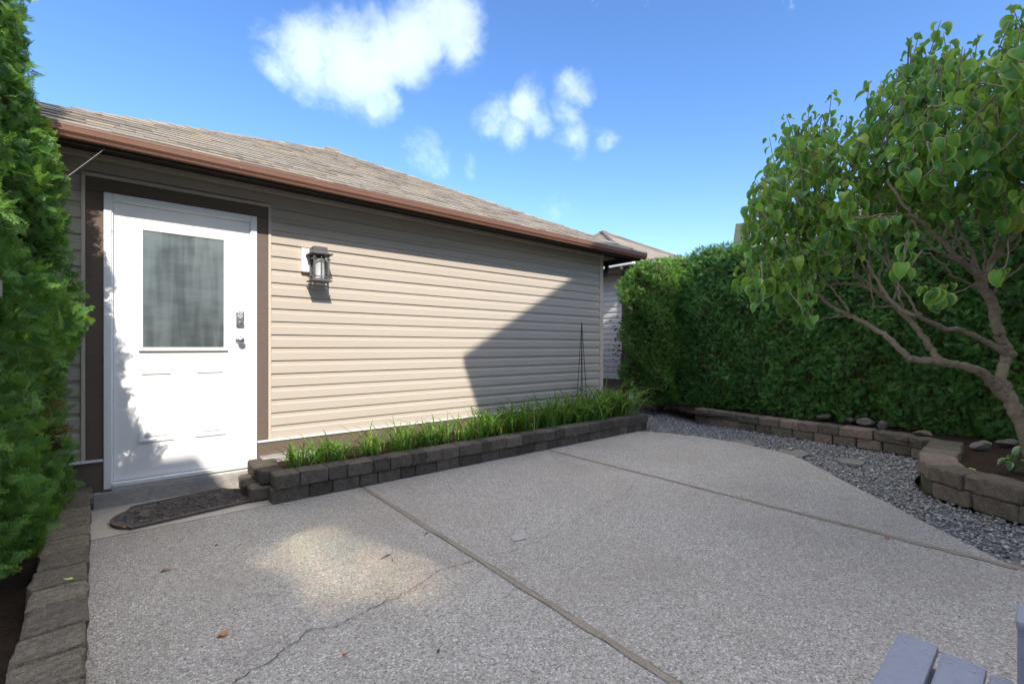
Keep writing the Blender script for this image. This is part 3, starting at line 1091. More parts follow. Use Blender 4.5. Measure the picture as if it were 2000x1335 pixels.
for (bx, bz) in ((.647, 1.436), (.673, 1.436), (.660, 1.424), (.647, 1.410), (.673, 1.410), (.660, 1.396)):
    bt.lathe_y((bx, DS - .0235, bz), [(.0065, .002), (.0065, -.002), (.004, -.0035)], 10)
sub(bt.obj('button', M['button']), door)
cyl = MB().lathe_y((.660, DS - .018, 1.350), [(.028, .004), (.028, -.006), (.024, -.010), (.014, -.010), (.013, -.015), (.004, -.016)], 24)
sub(cyl.obj('lock_cylinder', M['steel'], smooth=False), door)
kn = MB().lathe_y((.660, DS, 1.205), [(.032, .002), (.032, -.006), (.026, -.010), (.012, -.012), (.011, -.032), (.020, -.040), (.027, -.052), (.026, -.064), (.018, -.070), (.004, -.071)], 24)
sub(kn.obj('door_knob', M['steel'], smooth=True), door)

# --- roof: eave geometry
EX0, EX1, EY0, EY1 = -1.10, 5.875, 3.945, 10.92
EZ = 2.545
AX, AY = (EX0 + EX1) / 2, (EY0 + EY1) / 2
AZ = EZ + .502 * (AY - EY0)
roof = MB().add([(EX0, EY0, EZ), (EX1, EY0, EZ), (EX1, EY1, EZ), (EX0, EY1, EZ), (AX, AY, AZ)], [(0, 1, 4), (1, 2, 4), (2, 3, 4), (3, 0, 4), (3, 2, 1, 0)]).obj('roof', M['underlay'], garage)

pitch = math.atan(.502)
up = Vector((0, math.cos(pitch), math.sin(pitch)))
nr = Vector((0, -math.sin(pitch), math.cos(pitch)))
EXPO = .143
slope_len = (AY - EY0) / math.cos(pitch)
tabs = []
nc = int(slope_len / EXPO) + 1
for i in range(nc):
    s0 = i * EXPO - .02
    s1 = s0 + EXPO + .035
    inset = max(0, s0 + .06) * math.cos(pitch)
    xa, xb = EX0 + inset, EX1 - inset
    x = xa - random.uniform(0, .1)
    while x < xb:
        w = random.choice([.11, .15, .19, .24, .30])
        a, b = max(x, xa), min(x + w, xb)
        if b - a > .02:
            tabs.append((a, b, s0 - (random.choice([0, 0, .003, .007]) if i else 0), s1, random.choice([.005, .006, .008, .009])))
        x += w


def tab_geo(t):
    a, b, s0, s1, th_ = t
    base = Vector((0, EY0, EZ))
    V = []
    for (s, h0) in ((s0, .006), (s1, .001)):
        for x in (a + .001, b - .001):
            for hh in (h0, h0 + th_ * (1 if s == s0 else .5)):
                p = base + up * s + nr * hh
                V.append((x, p.y, p.z))
    return V, [(0, 2, 3, 1), (4, 5, 7, 6), (1, 3, 7, 5), (0, 1, 5, 4), (2, 6, 7, 3), (0, 4, 6, 2)]


def visible(t):
    p = Vector(((t[0] + t[1]) / 2, EY0, EZ)) + up * t[2]
    dep = p.x * S_ + p.y * C_
    px = 1000 + 882 * (p.x * C_ - p.y * S_) / max(dep, .1)
    if dep < .3 or px < 90:
        return -1
    return (t[1] - t[0]) / (p - Vector((0, 0, CAMH))).length


tabs.sort(key=lambda t: -visible(t))
for t in tabs[:300]:
    V, F = tab_geo(t)
    new_obj('shingle', pymesh('shingle', V, F), M['shingle'], roof)
VV, FF, TT = [], [], []
for t in tabs[300:]:
    V, F = tab_geo(t)
    FF += [[i + len(VV) for i in f] for f in F]
    VV += V
    TT += [random.random()] * 8
o = new_obj('shingles', npmesh('shingles', VV, FF, {'tint': TT}), M['shingle'], roof)
tag(o, kind='stuff')
# hip caps: folded shingles over both front hips
for sx, ex in ((-1, EX0), (1, EX1)):
    hp = Vector((ex, EY0, EZ))
    ap = Vector((AX, AY, AZ))
    d = (ap - hp)
    L = d.length
    d.normalize()
    side_f = up.cross(d).cross(d)
    nside = 24
    for i in range(nside):
        s0 = i * L / nside - .02
        s1 = s0 + L / nside + .07
        q0, q1 = hp + d * s0, hp + d * s1
        lift0, lift1 = .017 + random.uniform(0, .005), .010
        front = Vector((-sx * .0 + (-sx) * .09, -.0, 0))
        # one wing down the front slope, one down the side slope
        fdir = Vector((-sx * 1, 0, 0)) * .115
        sdir = Vector((0, 1, 0)) * .115
        V = []
        for q, l in ((q0, lift0), (q1, lift1)):
            z = Vector((0, 0, l))
            V += [q + fdir + z * .6, q + z * 1.2, q + sdir + z * .6]
            V += [q + fdir + z * .6 - Vector((0, 0, .012)), q + z * 1.2 - Vector((0, 0, .014)), q + sdir + z * .6 - Vector((0, 0, .012))]
        F = [(0, 1, 7, 6), (1, 2, 8, 7), (0, 3, 4, 1), (1, 4, 5, 2), (0, 6, 9, 3), (2, 5, 11, 8)]
        new_obj('hip_shingle', pymesh('hip_shingle', V, F), M['shingle'], roof)
MB().bbox(AX - .10, AX + .10, AY - .08, AY + .08, AZ - .03, AZ + .024, .014).obj('hip_shingle', M['shingle'], roof)

# --- side faces of the roof (hidden from the patio)
for pts in (((EX1, EY0), (EX1, EY1)), ((EX0, EY1), (EX0, EY0)), ((EX1, EY1), (EX0, EY1))):
    (xa, ya), (xb, yb) = pts
    MB().add([(xa, ya, EZ + .012), (xb, yb, EZ + .012), (AX, AY, AZ + .012)], [(0, 1, 2)]).obj('roof_side', M['shingle'], roof)

# --- gutter (ogee), fascia, soffit
GF = 3.925
gp = [(GF + .070, 2.545), (GF + .070, 2.466), (GF + .026, 2.466), (GF + .020, 2.480), (GF + .006, 2.496), (GF + .002, 2.524), (GF, 2.529), (GF, 2.545), (GF + .008, 2.545), (GF + .010, 2.520), (GF + .026, 2.480), (GF + .062, 2.474), (GF + .062, 2.545)]
MB().extrude_x(gp, EX0, EX1 + .012).obj('gutter', M['gutter'], garage)
# gutter along the right eave
MB().extrude_y([(EX1 + .012 - (y_ - GF) + .0, z_) for y_, z_ in gp], GF + .071, EY1).obj('gutter', M['gutter'], garage)
FY = GF + .0715
MB().bbox(EX0 + .02, EX1 - .082, FY, FY + .026, 2.448, 2.536, .003).obj('fascia', M['fascia'], garage)
MB().bbox(EX1 - .081, EX1 - .055, FY, EY1 - .1, 2.448, 2.536, .003).obj('fascia', M['fascia'], garage)
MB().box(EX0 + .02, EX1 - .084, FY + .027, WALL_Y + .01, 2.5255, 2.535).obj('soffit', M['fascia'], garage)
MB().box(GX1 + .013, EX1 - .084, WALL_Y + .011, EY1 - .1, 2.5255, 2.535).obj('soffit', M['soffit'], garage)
MB().bbox(EX0 + .02, GX1 - .01, WALL_Y - .050, WALL_Y - .004, 2.490, 2.5250, .003).obj('frieze_channel', M['channel'], garage)
# downspout behind the right corner
ds = catmull([(5.80, 4.62, 2.455), (5.80, 4.62, 2.38), (5.74, 4.62, 2.30), (5.55, 4.60, 2.22), (5.46, 4.58, 2.16), (5.455, 4.58, 2.0), (5.455, 4.58, .1)], 5)
MB().tube(ds, .034, 8).obj('downspout', M['fascia'], garage)
# the wire fixed under the eave
o = MB().tube([tuple(Vector((0, 0, CAMH)) + ray(207, 289) * (4.0 / ray(207, 289).y)), tuple(Vector((0, 0, CAMH)) + ray(126, 349) * (3.93 / ray(126, 349).y)), tuple(Vector((0, 0, CAMH)) + ray(100, 368) * (3.90 / ray(100, 368).y))], .0015, 5).obj('wire', M['wire'])
tag(o, 'thin pale wire slanting from the eave into the cedar', 'wire')

# ================================================================== NEIGHBOUR GARAGE
NX, NY, NZ = 7.66, 5.62, .26
ng = empty('garage', (NX + 3, NY + 3, 0), 'paler neighbouring garage behind the hedge end, brown corner post', 'garage')
nw = MB().box(NX + .006, NX + 6, NY + .006, NY + 6, -.1, 2.70).obj('wall', M['siding_pale'], ng)
for i in range(18):
    o = new_obj('siding_plank', PLANK_P, None, nw)          # face towards -x: rotate -90 deg
    o.location = (NX, NY + 6.0, Z0 + NZ + i * SIDE - .10)
    o.rotation_euler = (0, 0, R(-90))
    o.scale = (5.93, 1, 1)
    o = new_obj('siding_plank', PLANK_P, None, nw)
    o.location = (NX + .075, NY, Z0 + NZ + i * SIDE - .10)
    o.scale = (5.9, 1, 1)
MB().bbox(NX - .03, NX + .075, NY - .03, NY + .075, NZ + .02, 2.66, .004).obj('corner_post', M['brown_board'], ng)
MB().bbox(NX - .024, NX + .004, NY + .076, NY + 6, NZ + .02, NZ + .225, .003).obj('base_trim', M['brown_board'], ng)
MB().bbox(NX - .034, NX + .003, NY + .076, NY + 6, NZ + .2265, NZ + .2445, .002).obj('flashing', M['white_flash'], ng)
MB().bbox(NX - .004, NX + .3, NY + .0, NY + 6, -.12, NZ + .019, .003).obj('foundation', M['concrete'], ng)
nex0, ney0, nez = NX - .47, NY - .47, 2.79
nex1, ney1 = nex0 + 6.95, ney0 + 6.95
nax, nay = (nex0 + nex1) / 2, (ney0 + ney1) / 2
naz = nez + .502 * 3.475


def brickroof(n, p, out):
    v = n.n('ShaderNodeNewGeometry')
    oc = objc(n)
    z = n.n('ShaderNodeSeparateXYZ')
    n.link(v.outputs['Position'], z.inputs[0])
    row = n.math('DIVIDE', z.outputs[2], .064)
    rf = n.math('FRACT', row)
    rowi = n.math('FLOOR', row)
    xy = n.math('ADD', n.math('MULTIPLY', n.math('ADD', z.outputs[0], z.outputs[1]), 4.2), n.math('MULTIPLY', rowi, 3.37))
    cv = n.n('ShaderNodeCombineXYZ')
    n.link(n.math('FLOOR', xy), cv.inputs[0])
    n.link(rowi, cv.inputs[1])
    wn = n.n('ShaderNodeTexWhiteNoise', noise_dimensions='2D')
    n.link(cv.outputs[0], wn.inputs['Vector'])
    c = n.ramp(wn.outputs['Value'], [(0, (0.145, 0.125, 0.104)), (0.5, (0.205, 0.178, 0.148)), (1, (0.25, 0.215, 0.175))])
    g = n.noise(v.outputs['Position'], 60, 4, .7)
    c = n.mix(n.maprange(g.outputs['Fac'], .3, .7, 0, .4), c, (0.16, 0.135, 0.11))
    c = n.mix(n.maprange(rf, 0.0, 0.10, 0.8, 0.0), c, (0.07, 0.06, 0.05))
    n.link(c, p.inputs['Base Color'])
    n.link(n.bump(rf, .5, .012), p.inputs['Normal'])


M['far_shingle'] = mat('far_shingles', brickroof, rough=.95, spec=.1)
nr_o = MB().add([(nex0, ney0, nez), (nex1, ney0, nez), (nex1, ney1, nez), (nex0, ney1, nez), (nax, nay, naz)], [(0, 1, 4), (1, 2, 4), (2, 3, 4), (3, 0, 4), (3, 2, 1, 0)]).obj('roof', M['far_shingle'], ng)
for (cx_, cy_) in ((nex0, ney0), (nex0, ney1), (nex1, ney0)):
    MB().tube([(cx_, cy_, nez + .02), (nax, nay, naz + .02)], .045, 5).obj('hip_shingle', M['far_shingle'], nr_o)
MB().bbox(nax - .1, nax + .1, nay - .1, nay + .1, naz - .02, naz + .05, .02).obj('hip_shingle', M['far_shingle'], nr_o)
MB().bbox(nex0 - .10, nex0 + .002, ney0 - .10, ney1, nez - .10, nez - .005, .012).obj('gutter', M['white_flash'], ng)
MB().bbox(nex0 + .003, nex1, ney0 - .10, ney0 + .002, nez - .10, nez - .005, .012).obj('gutter', M['fascia'], ng)
MB().bbox(nex0 + .003, nex0 + .03, ney0 + .003, ney1, nez - .16, nez - .004, .003).obj('fascia', M['brown_board'], ng)
MB().bbox(nex0 + .031, nex1, ney0 + .003, ney0 + .03, nez - .16, nez - .004, .003).obj('fascia', M['brown_board'], ng)
MB().box(nex0 + .03, NX + .01, ney0 + .03, ney1, nez - .15, nez - .14).obj('soffit', M['soffit'], ng)
MB().box(NX + .011, nex1, ney0 + .031, NY + .01, nez - .15, nez - .14).obj('soffit', M['soffit'], ng)
ds = catmull([(nex0 - .05, NY - .30, nez - .10), (nex0 - .05, NY - .30, nez - .16), (NX - .25, NY - .2, nez - .26), (NX - .08, NY - .08, nez - .36), (NX - .06, NY - .07, nez - .5), (NX - .06, NY - .07, .3)], 5)
MB().tube(ds, .036, 8).obj('downspout', M['brown_board'], ng)

# ================================================================== HOUSE BEHIND THE PATIO (casts the long shade)
HY = -2.3
t_ = WALL_Y - HY
kx, kz = -SUN_TO.x / -SUN_TO.y, SUN_TO.z / -SUN_TO.y
ex, ez = 2.905 - kx * t_, 1.045 + kz * t_            # near eave corner of the gable
house = empty('house', (ex + 3.5, HY - 4, 0), 'two storey gabled house behind the patio whose shade falls on the wall', 'house')
rise = .568
half = 2.75
rx, rz_ = ex + half, ez + rise * half
gab = MB()
gab.extrude_y([(ex, ez - .10), (rx, rz_ - .10), (ex + 2 * half, ez - .10), (ex + 2 * half, ez + .06), (rx, rz_ + .06), (ex, ez + .0)], HY - 9, HY)
gab.obj('roof', M['far_shingle'], house)
MB().extrude_y([(ex + .35, -.1), (ex + 2 * half - .35, -.1), (ex + 2 * half - .35, ez + .10), (rx, rz_ - .12), (ex + .35, ez + .10)], HY - 8.7, HY - .35).obj('wall', M['house_wall'], house)
wz = -.03 + kz * (4.30 - HY)                           # lower wing: eave parallel to the garage
wx = .36 - kx * t_
MB().extrude_x([(HY, wz - .12), (HY, wz), (HY - 3.4, wz + 1.2), (HY - 6.8, wz), (HY - 6.8, wz - .12)], wx, ex + .34).obj('wing_roof', M['far_shingle'], house)
MB().extrude_x([(HY + .0, wz + .25), (HY, wz + .385), (HY - 3.4, wz + 1.585), (HY - 6.8, wz + .385), (HY - 6.8, wz + .25)], wx - 6, wx - .002).obj('wing_roof', M['far_shingle'], house)  # raised step added to the unseen roof, shaped for the shadow on the door
MB().box(wx - 5.6, ex + .345, HY - 6.4, HY - .36, -.1, wz - .10).obj('wing_wall', M['house_wall'], house)
for (x0, x1, z0, z1) in ((ex + 1.2, ex + 2.6, 3.6, 4.9), (ex + 4.2, ex + 5.6, 3.6, 4.9), (ex + 1.0, ex + 3.0, .5, 2.3), (ex + 4.2, ex + 5.8, .9, 2.2)):
    wfr = MB().bbox(x0 - .08, x1 + .08, HY - .352, HY - .30, z0 - .08, z1 + .08, .004).obj('window', M['white_paint'], house)
    MB().box(x0, x1, HY - .302, HY - .296, z0, z1).obj('pane', M['dark_glass'], wfr)

# ================================================================== FAR HOUSE over the hedge
fh = empty('house', (17, 6, 0), 'cream two storey house showing above the hedge behind the leafy shrub', 'house')
A = at(1437, 437, 21.0)
Bp = at(2010, 378, 16.9)
ze = A.z
fd = Vector((Bp.x - A.x, Bp.y - A.y, 0)).normalized()
fn = Vector((fd.y, -fd.x, 0))
if fn.dot(A) < 0:
    fn = -fn                                          # away from the camera


def fpt(u, w, z):
    p = A + fd * u + fn * w
    return (p.x, p.y, z)


Lf = 12.5
V = [fpt(0, 0, ze), fpt(Lf, 0, ze), fpt(Lf, 9, ze), fpt(0, 9, ze), fpt(4.4, 4.5, ze + 1.45), fpt(Lf - 4.4, 4.5, ze + 1.45)]
V2 = [(a, b, c - .11) for a, b, c in V[:4]]
MB().add(V, [(0, 1, 5, 4), (1, 2, 5), (2, 3, 4, 5), (3, 0, 4), (3, 2, 1, 0)]).obj('roof', M['far_shingle'], fh)
mbf = MB()
for (i, j) in ((0, 1), (1, 2), (2, 3), (3, 0)):
    mbf.add([V[i], V[j], V2[j], V2[i]], [(0, 1, 2, 3)])
mbf.obj('fascia', M['house_trim'], fh)
MB().add([tuple(Vector(v) - Vector((0, 0, .001))) for v in V2], [(0, 1, 2, 3)]).obj('soffit', M['white_paint'], fh)
mw = MB()
c = [fpt(.6, .6, 0), fpt(Lf - .6, .6, 0), fpt(Lf - .6, 8.4, 0), fpt(.6, 8.4, 0)]
mw.extrude_z([(a, b) for a, b, _ in c], -.1, ze - .115)
mw.obj('wall', M['house_wall'], fh)
for u in (2.4, 6.0, 9.2):
    wv_ = [fpt(u, .58, ze - 1.9), fpt(u + 1.3, .58, ze - 1.9), fpt(u + 1.3, .58, ze - .7), fpt(u, .58, ze - .7)]
    wn_ = MB().add(wv_, [(0, 1, 2, 3)]).obj('window', M['white_paint'], fh)
    wv_ = [fpt(u + .08, .57, ze - 1.82), fpt(u + 1.22, .57, ze - 1.82), fpt(u + 1.22, .57, ze - .78), fpt(u + .08, .57, ze - .78)]
    MB().add(wv_, [(0, 1, 2, 3)]).obj('pane', M['dark_glass'], wn_)

# ================================================================== WALL LANTERN
lx, lyc, lz0, lz1 = 1.262, WALL_Y - .145, 1.748, 1.975
lan = empty('wall_lantern', (lx, WALL_Y, 1.8), 'bronze craftsman wall lantern on a white mounting block beside the door', 'lantern')
MB().bbox(lx - .125, lx + .045, WALL_Y - .050, WALL_Y - .006, 1.83, 2.045, .006).obj('mounting_block', M['white_paint'], lan)
MB().bbox(lx - .062, lx + .062, WALL_Y - .10, WALL_Y - .0505, 1.90, 2.045, .005).obj('back_plate', M['lantern'], lan)
tp = MB().bbox(lx - .094, lx + .094, lyc - .094, lyc + .094, lz1, lz1 + .012, .003)
tp.bbox(lx - .070, lx + .070, lyc - .070, lyc + .070, lz1 + .0125, lz1 + .022, .003)
tp.bbox(lx - .06, lx + .06, lyc - .04, lyc + .045, lz1 + .0225, lz1 + .075, .004)
tp.lathe_y((lx, lyc, lz1 + .08), [(.006, .006), (.006, -.006)], 8)
tp.obj('top_plate', M['lantern'], lan)
bp = MB().bbox(lx - .088, lx + .088, lyc - .088, lyc + .088, lz0 - .012, lz0, .003)
bp.bbox(lx - .070, lx + .070, lyc - .070, lyc + .070, lz0 + .0005, lz0 + .008, .002)
bp.obj('bottom_plate', M['lantern'], lan)
hw = .060
for sx in (-1, 1):
    for sy in (-1, 1):
        MB().bbox(lx + sx * hw - .008, lx + sx * hw + .008, lyc + sy * hw - .008, lyc + sy * hw + .008, lz0, lz1, .002).obj('post', M['lantern'], lan)
MB().bbox(lx - .006, lx + .006, lyc - hw - .006, lyc - hw + .006, lz0, lz1, .002).obj('post', M['lantern'], lan)
for z in (lz0 + .032, lz1 - .042):
    for s in (-1, 1):
        MB().bbox(lx - hw - .024, lx + hw + .024, lyc + s * hw - .0045, lyc + s * hw + .0045, z - .0045, z + .0045, .001).obj('rail', M['lantern'], lan)
        MB().bbox(lx + s * hw - .0045, lx + s * hw + .0045, lyc - hw - .024, lyc + hw + .024, z + .0095 - .0045, z + .0095 + .0045, .001).obj('rail', M['lantern'], lan)
gl = MB()
seg = 24
for i, z in enumerate((lz0 + .02, lz1 - .03)):
    for k in range(seg):
        w_ = 2 * math.pi * k / seg
        gl.v.append((lx + .042 * math.cos(w_), lyc + .042 * math.sin(w_), z))
for k in range(seg):
    gl.f.append((k, (k + 1) % seg, seg + (k + 1) % seg, seg + k))
gl.obj('glass_cylinder', M['lamp_glass'], lan, smooth=True)

# ================================================================== DOOR MAT
mat_o = empty('door_mat', (.32, 3.98, 0), 'dark brown rubber door mat with scalloped ends before the white door', 'door mat')
half_prof = [(.0, .0), (.355, .0), (.362, .012), (.362, .045), (.385, .055), (.405, .085), (.425, .14), (.432, .20), (.425, .26), (.40, .32), (.365, .365), (.325, .40), (.31, .43), (.295, .47), (.28, .49)]
outline = [(-x, y_) for x, y_ in half_prof[:0:-1]] + half_prof[1:]
mrot = R(8.5)
mc, ms_ = math.cos(mrot), math.sin(mrot)
morg = Vector((.315, 3.765))


def matpt(x, y):
    return (morg.x + x * mc - y * ms_, morg.y + x * ms_ + y * mc)


MB().extrude_z([matpt(*p) for p in outline], .0, .010).obj('mat_base', M['rubber'], mat_o)
rim = []
cxm, cym = 0, .23
for i, p in enumerate(outline):
    q = (cxm + (p[0] - cxm) * .955, cym + (p[1] - cym) * .92)
    rim.append((p, q))
V, F = [], []
n = len(rim)
for (p, q) in rim:
    a, b = matpt(*p), matpt(*q)
    V += [(*a, .0095), (*a, .017), (*b, .017), (*b, .0095)]
for i in range(n):
    j = (i + 1) % n
    for k in range(3):
        F.append((4 * i + k, 4 * i + k + 1, 4 * j + k + 1, 4 * j + k))
MB().add(V, F).obj('rim', M['rubber'], mat_o)
rel = MB()
rm = random.Random(5)
for k in range(330):
    x, y = rm.uniform(-.40, .40), rm.uniform(.02, .46)
    # inside?
    lim = np.interp(y, [p[1] for p in half_prof[1:]], [p[0] for p in half_prof[1:]])
    if abs(x) > lim - .045:
        continue
    L = rm.uniform(.022, .05)
    a = rm.choice([.5, -.5, .15, -.15, 1.0, -1.0]) + rm.uniform(-.3, .3)
    w = rm.uniform(.006, .011)
    pts = []
    for t in (-1, -.4, .3, 1):
        bx = x + L * t * math.cos(a) - .010 * (1 - t * t) * math.sin(a)
        by = y + L * t * math.sin(a) + .010 * (1 - t * t) * math.cos(a)
        pts.append((bx, by))
    VV2 = []
    zt = rm.uniform(.016, .024)
    for i, (bx, by) in enumerate(pts):
        ww = w * (.25, 1, .9, .2)[i]
        nx_, ny_ = -math.sin(a), math.cos(a)
        p1, p2, p3 = matpt(bx + nx_ * ww, by + ny_ * ww), matpt(bx, by), matpt(bx - nx_ * ww, by - ny_ * ww)
        VV2 += [(*p1, .0095), (*p2, zt), (*p3, .0095)]
    FF2 = []
    for i in range(3):
        FF2 += [(3 * i, 3 * i + 1, 3 * i + 4, 3 * i + 3), (3 * i + 1, 3 * i + 2, 3 * i + 5, 3 * i + 4)]
    rel.add(VV2, FF2)
rel.obj('raised_pattern', M['rubber'], mat_o)

# ================================================================== TRELLIS
tx, ty = 4.775, 4.24
tr = empty('obelisk_trellis', (tx, ty, .17), 'slim black wire obelisk trellis standing in the planter against the siding', 'trellis')
for k in range(4):
    a = 2 * math.pi * k / 4 + .6
    MB().tube([(tx + .085 * math.cos(a), ty + .085 * math.sin(a), .12), (tx + .04 * math.cos(a), ty + .04 * math.sin(a), .86), (tx + .006 * math.cos(a), ty + .006 * math.sin(a), 1.40)], .0045, 6).obj('leg', M['trellis'], tr)
MB().tube([(tx, ty, 1.36), (tx, ty, 1.44), (tx, ty, 1.46), (tx, ty, 1.50)], [.006, .011, .006, .003], 8).obj('finial', M['trellis'], tr)
for z, r_ in ((.55, .06), (.98, .033)):
    MB().tube([(tx + r_ * math.cos(w), ty + r_ * math.sin(w), z) for w in np.linspace(0, 2 * math.pi, 17)], .003, 5, cap=False).obj('ring', M['trellis'], tr)

# ================================================================== PLANTS


def blades(n, hgt, spread, seed, width=(.007, .013), droop=1.0, yellow=.08):
    r_ = np.random.default_rng(seed)
    V, F, T = [], [], []
    seg = 7
    for i in range(n):
        a = r_.uniform(0, 2 * math.pi)
        L = hgt * r_.uniform(.7, 1.45)
        bend = r_.uniform(.35, 1.25) * droop
        x0, y0 = r_.normal(0, spread * .35, 2)
        el = r_.uniform(1.05, 1.5)
        w = r_.uniform(*width)
        p = np.array([x0, y0, 0.0])
        tint = r_.uniform(0, .8) if r_.random() > yellow else 1.0
        sd = np.array([-math.sin(a), math.cos(a), 0])
        b = len(V)
        for k in range(seg + 1):
            t = k / seg
            e = el - bend * 1.7 * t ** 1.6
            ww = w * (1 - .9 * t ** 2.5) * (.75 + .5 * min(1, t * 4))
            fold = np.array([0, 0, ww * .35])
            V += [p - sd * ww * .5 + fold, p, p + sd * ww * .5 + fold]
            T += [tint + .25 * t] * 3
            p = p + np.array([math.cos(a) * math.cos(e), math.sin(a) * math.cos(e), math.sin(e)]) * L / seg
            if k < seg:
                q = b + 3 * k
                F += [(q, q + 1, q + 4, q + 3), (q + 1, q + 2, q + 5, q + 4)]
    return np.array(V), np.array(F), np.array(T)


ords = ['first', 'second', 'third', 'fourth', 'fifth', 'sixth', 'seventh', 'eighth', 'ninth', 'tenth', 'eleventh', 'twelfth', 'thirteenth', 'fourteenth', 'fifteenth', 'sixteenth', 'seventeenth', 'eighteenth']
cx_ = [1.06, 1.34, 1.62, 1.90, 2.16, 2.42, 2.68, 2.95, 3.22, 3.50, 3.78, 4.06, 4.34, 4.62, 4.86, 5.06, 5.22]
for i, x in enumerate(cx_):
    t = i / (len(cx_) - 1)
    hgt = .19 + .10 * t + (.06 if t > .45 else 0) + (.03 if i >= 14 else 0)
    V, F, T = blades(int(46 + 24 * t), hgt * 1.25, .22, 50 + i, (.012, .022) if t > .4 else (.010, .018), 1.25 + .2 * math.sin(i * 1.7), .06)
    o = new_obj('daylily', npmesh('daylily', V, F, {'tint': T}, smooth=True), M['daylily'])
    o.location = (x + random.uniform(-.05, .05), 3.97 + random.uniform(-.07, .07), .165)
    look = 'short bright green daylily clump' if t < .45 else 'tall arching green daylily clump'
    tag(o, f'{look} in the planter, {ords[i]} from the white door', 'plant', 'daylily clumps in the planter')


def leaf_mesh(name, L=.085, Wd=.062, fold=.35, curl=.9, seed=0):
    """heart-shaped leaf, base at origin, growing along +x, folded and curled down at the tip"""
    r_ = random.Random(seed)
    prof = [(0, .06), (.06, .62), (.22, .98), (.42, 1.0), (.62, .76), (.80, .42), (.92, .16), (1.0, .0)]
    V, T, Fc = [], [], []
    ph = 0.0
    p = Vector((0, 0, 0))
    prev = 0
    for (t, w) in prof:
        dt = (t - prev) * L
        prev = t
        e = -.15 - curl * t ** 1.3
        p = p + Vector((math.cos(e), 0, math.sin(e))) * dt
        hw_ = w * Wd / 2
        up_ = hw_ * fold
        nz = Vector((-math.sin(e), 0, math.cos(e)))
        wob = r_.uniform(-.004, .004)
        for s, k in ((-1, 1), (-.72, .6), (0, 0), (.72, .6), (1, 1)):
            q = p + Vector((0, hw_ * s, 0)) + nz * (up_ * abs(s) ** 1.2 + wob * k)
            V.append(tuple(q))
            T.append(abs(s) if 0 < t < 1 else 1.0)
    n = len(prof)
    for i in range(n - 1):
        for k in range(4):
            a = i * 5 + k
            Fc.append((a, a + 1, a + 6, a + 5))
    return np.array(V), np.array(Fc), np.array(T)


# --- hosta by the curved wall
hosta = empty('hosta', (4.72, .13, .14), 'small variegated hosta with cream leaf edges behind the curved wall', 'plant')
HV, HF, HT = leaf_mesh('hosta', .15, .085, .3, .8, 3)
hm = npmesh('leaf', HV, HF, {'rim': HT}, smooth=True)
hm.materials.append(M['hosta'])
hb = onz(1975, 925, .14)
hosta.location = hb
bpy.context.view_layer.update()
for k, (dx, dy, dz, a, pt, s) in enumerate([(-.03, .0, .13, 2.2, .1, .8), (.03, -.03, .15, .5, .2, .9), (.0, .03, .10, 3.6, .15, .75), (-.02, -.05, .12, 4.7, .1, .8), (.08, -.06, .24, 5.4, -.1, 1.0), (.09, -.10, .17, 4.2, .1, 1.05), (.05, -.12, .10, 3.2, .25, .9), (.14, -.09, .20, 2.4, .0, 1.0), (.12, -.14, .13, 1.5, .2, .9)]):
    o = new_obj('leaf', hm, None, hosta)
    o.matrix_parent_inverse = Matrix.Identity(4)
    o.location = (dx, dy, dz)
    o.rotation_euler = (random.uniform(-.3, .3), pt - .1, a)
    o.scale = (s, s, s)
    st = MB().tube([(0, 0, 0), (dx * .5, dy * .5, dz * .6), (dx, dy, dz)], .003, 5)
    me = pymesh('stem', st.v, st.f)
    so = new_obj('stem', me, M['hosta'], hosta)
    so.matrix_parent_inverse = Matrix.Identity(4)

# ------------------------------------------------------------------ cedars


def spray_np(near, seed):
    """flat fan of scale-leaf twiglets along +x in the x-y plane; returns verts, quads"""
    r_ = np.random.default_rng(seed)
    V, F = [], []

    def kite(p, a, L, w, z=0.0):
        c, s = math.cos(a), math.sin(a)
        b = len(V)
        zz = z + r_.uniform(-.05, .05) * L
        V.extend([(p[0], p[1], z), (p[0] + L * .45 * c - w * s, p[1] + L * .45 * s + w * c, z + zz * .4), (p[0] + L * c, p[1] + L * s, z + zz - .10 * L), (p[0] + L * .45 * c + w * s, p[1] + L * .45 * s - w * c, z + zz * .4)])
        F.append((b, b + 1, b + 2, b + 3))
    n = 7 if near else 5
    kite((0, 0), 0, 1.0, .026 if near else .04)
    for i in range(n):
        t = .12 + .78 * i / (n - 1)
        for s in (-1, 1):
            a = s * (.75 - .25 * t + r_.uniform(-.1, .1))
            L = (.58 * (1 - t * .72)) * r_.uniform(.8, 1.15)
            p = (t * .95, 0)
            kite(p, a, L, .030 if near else .038)
            if near and L > .28:
                m_ = (p[0] + L * .5 * math.cos(a), p[1] + L * .5 * math.sin(a))
                kite(m_, a + .6, L * .55, .026)
                kite(m_, a - .6, L * .55, .026)
    return np.array(V), np.array(F)


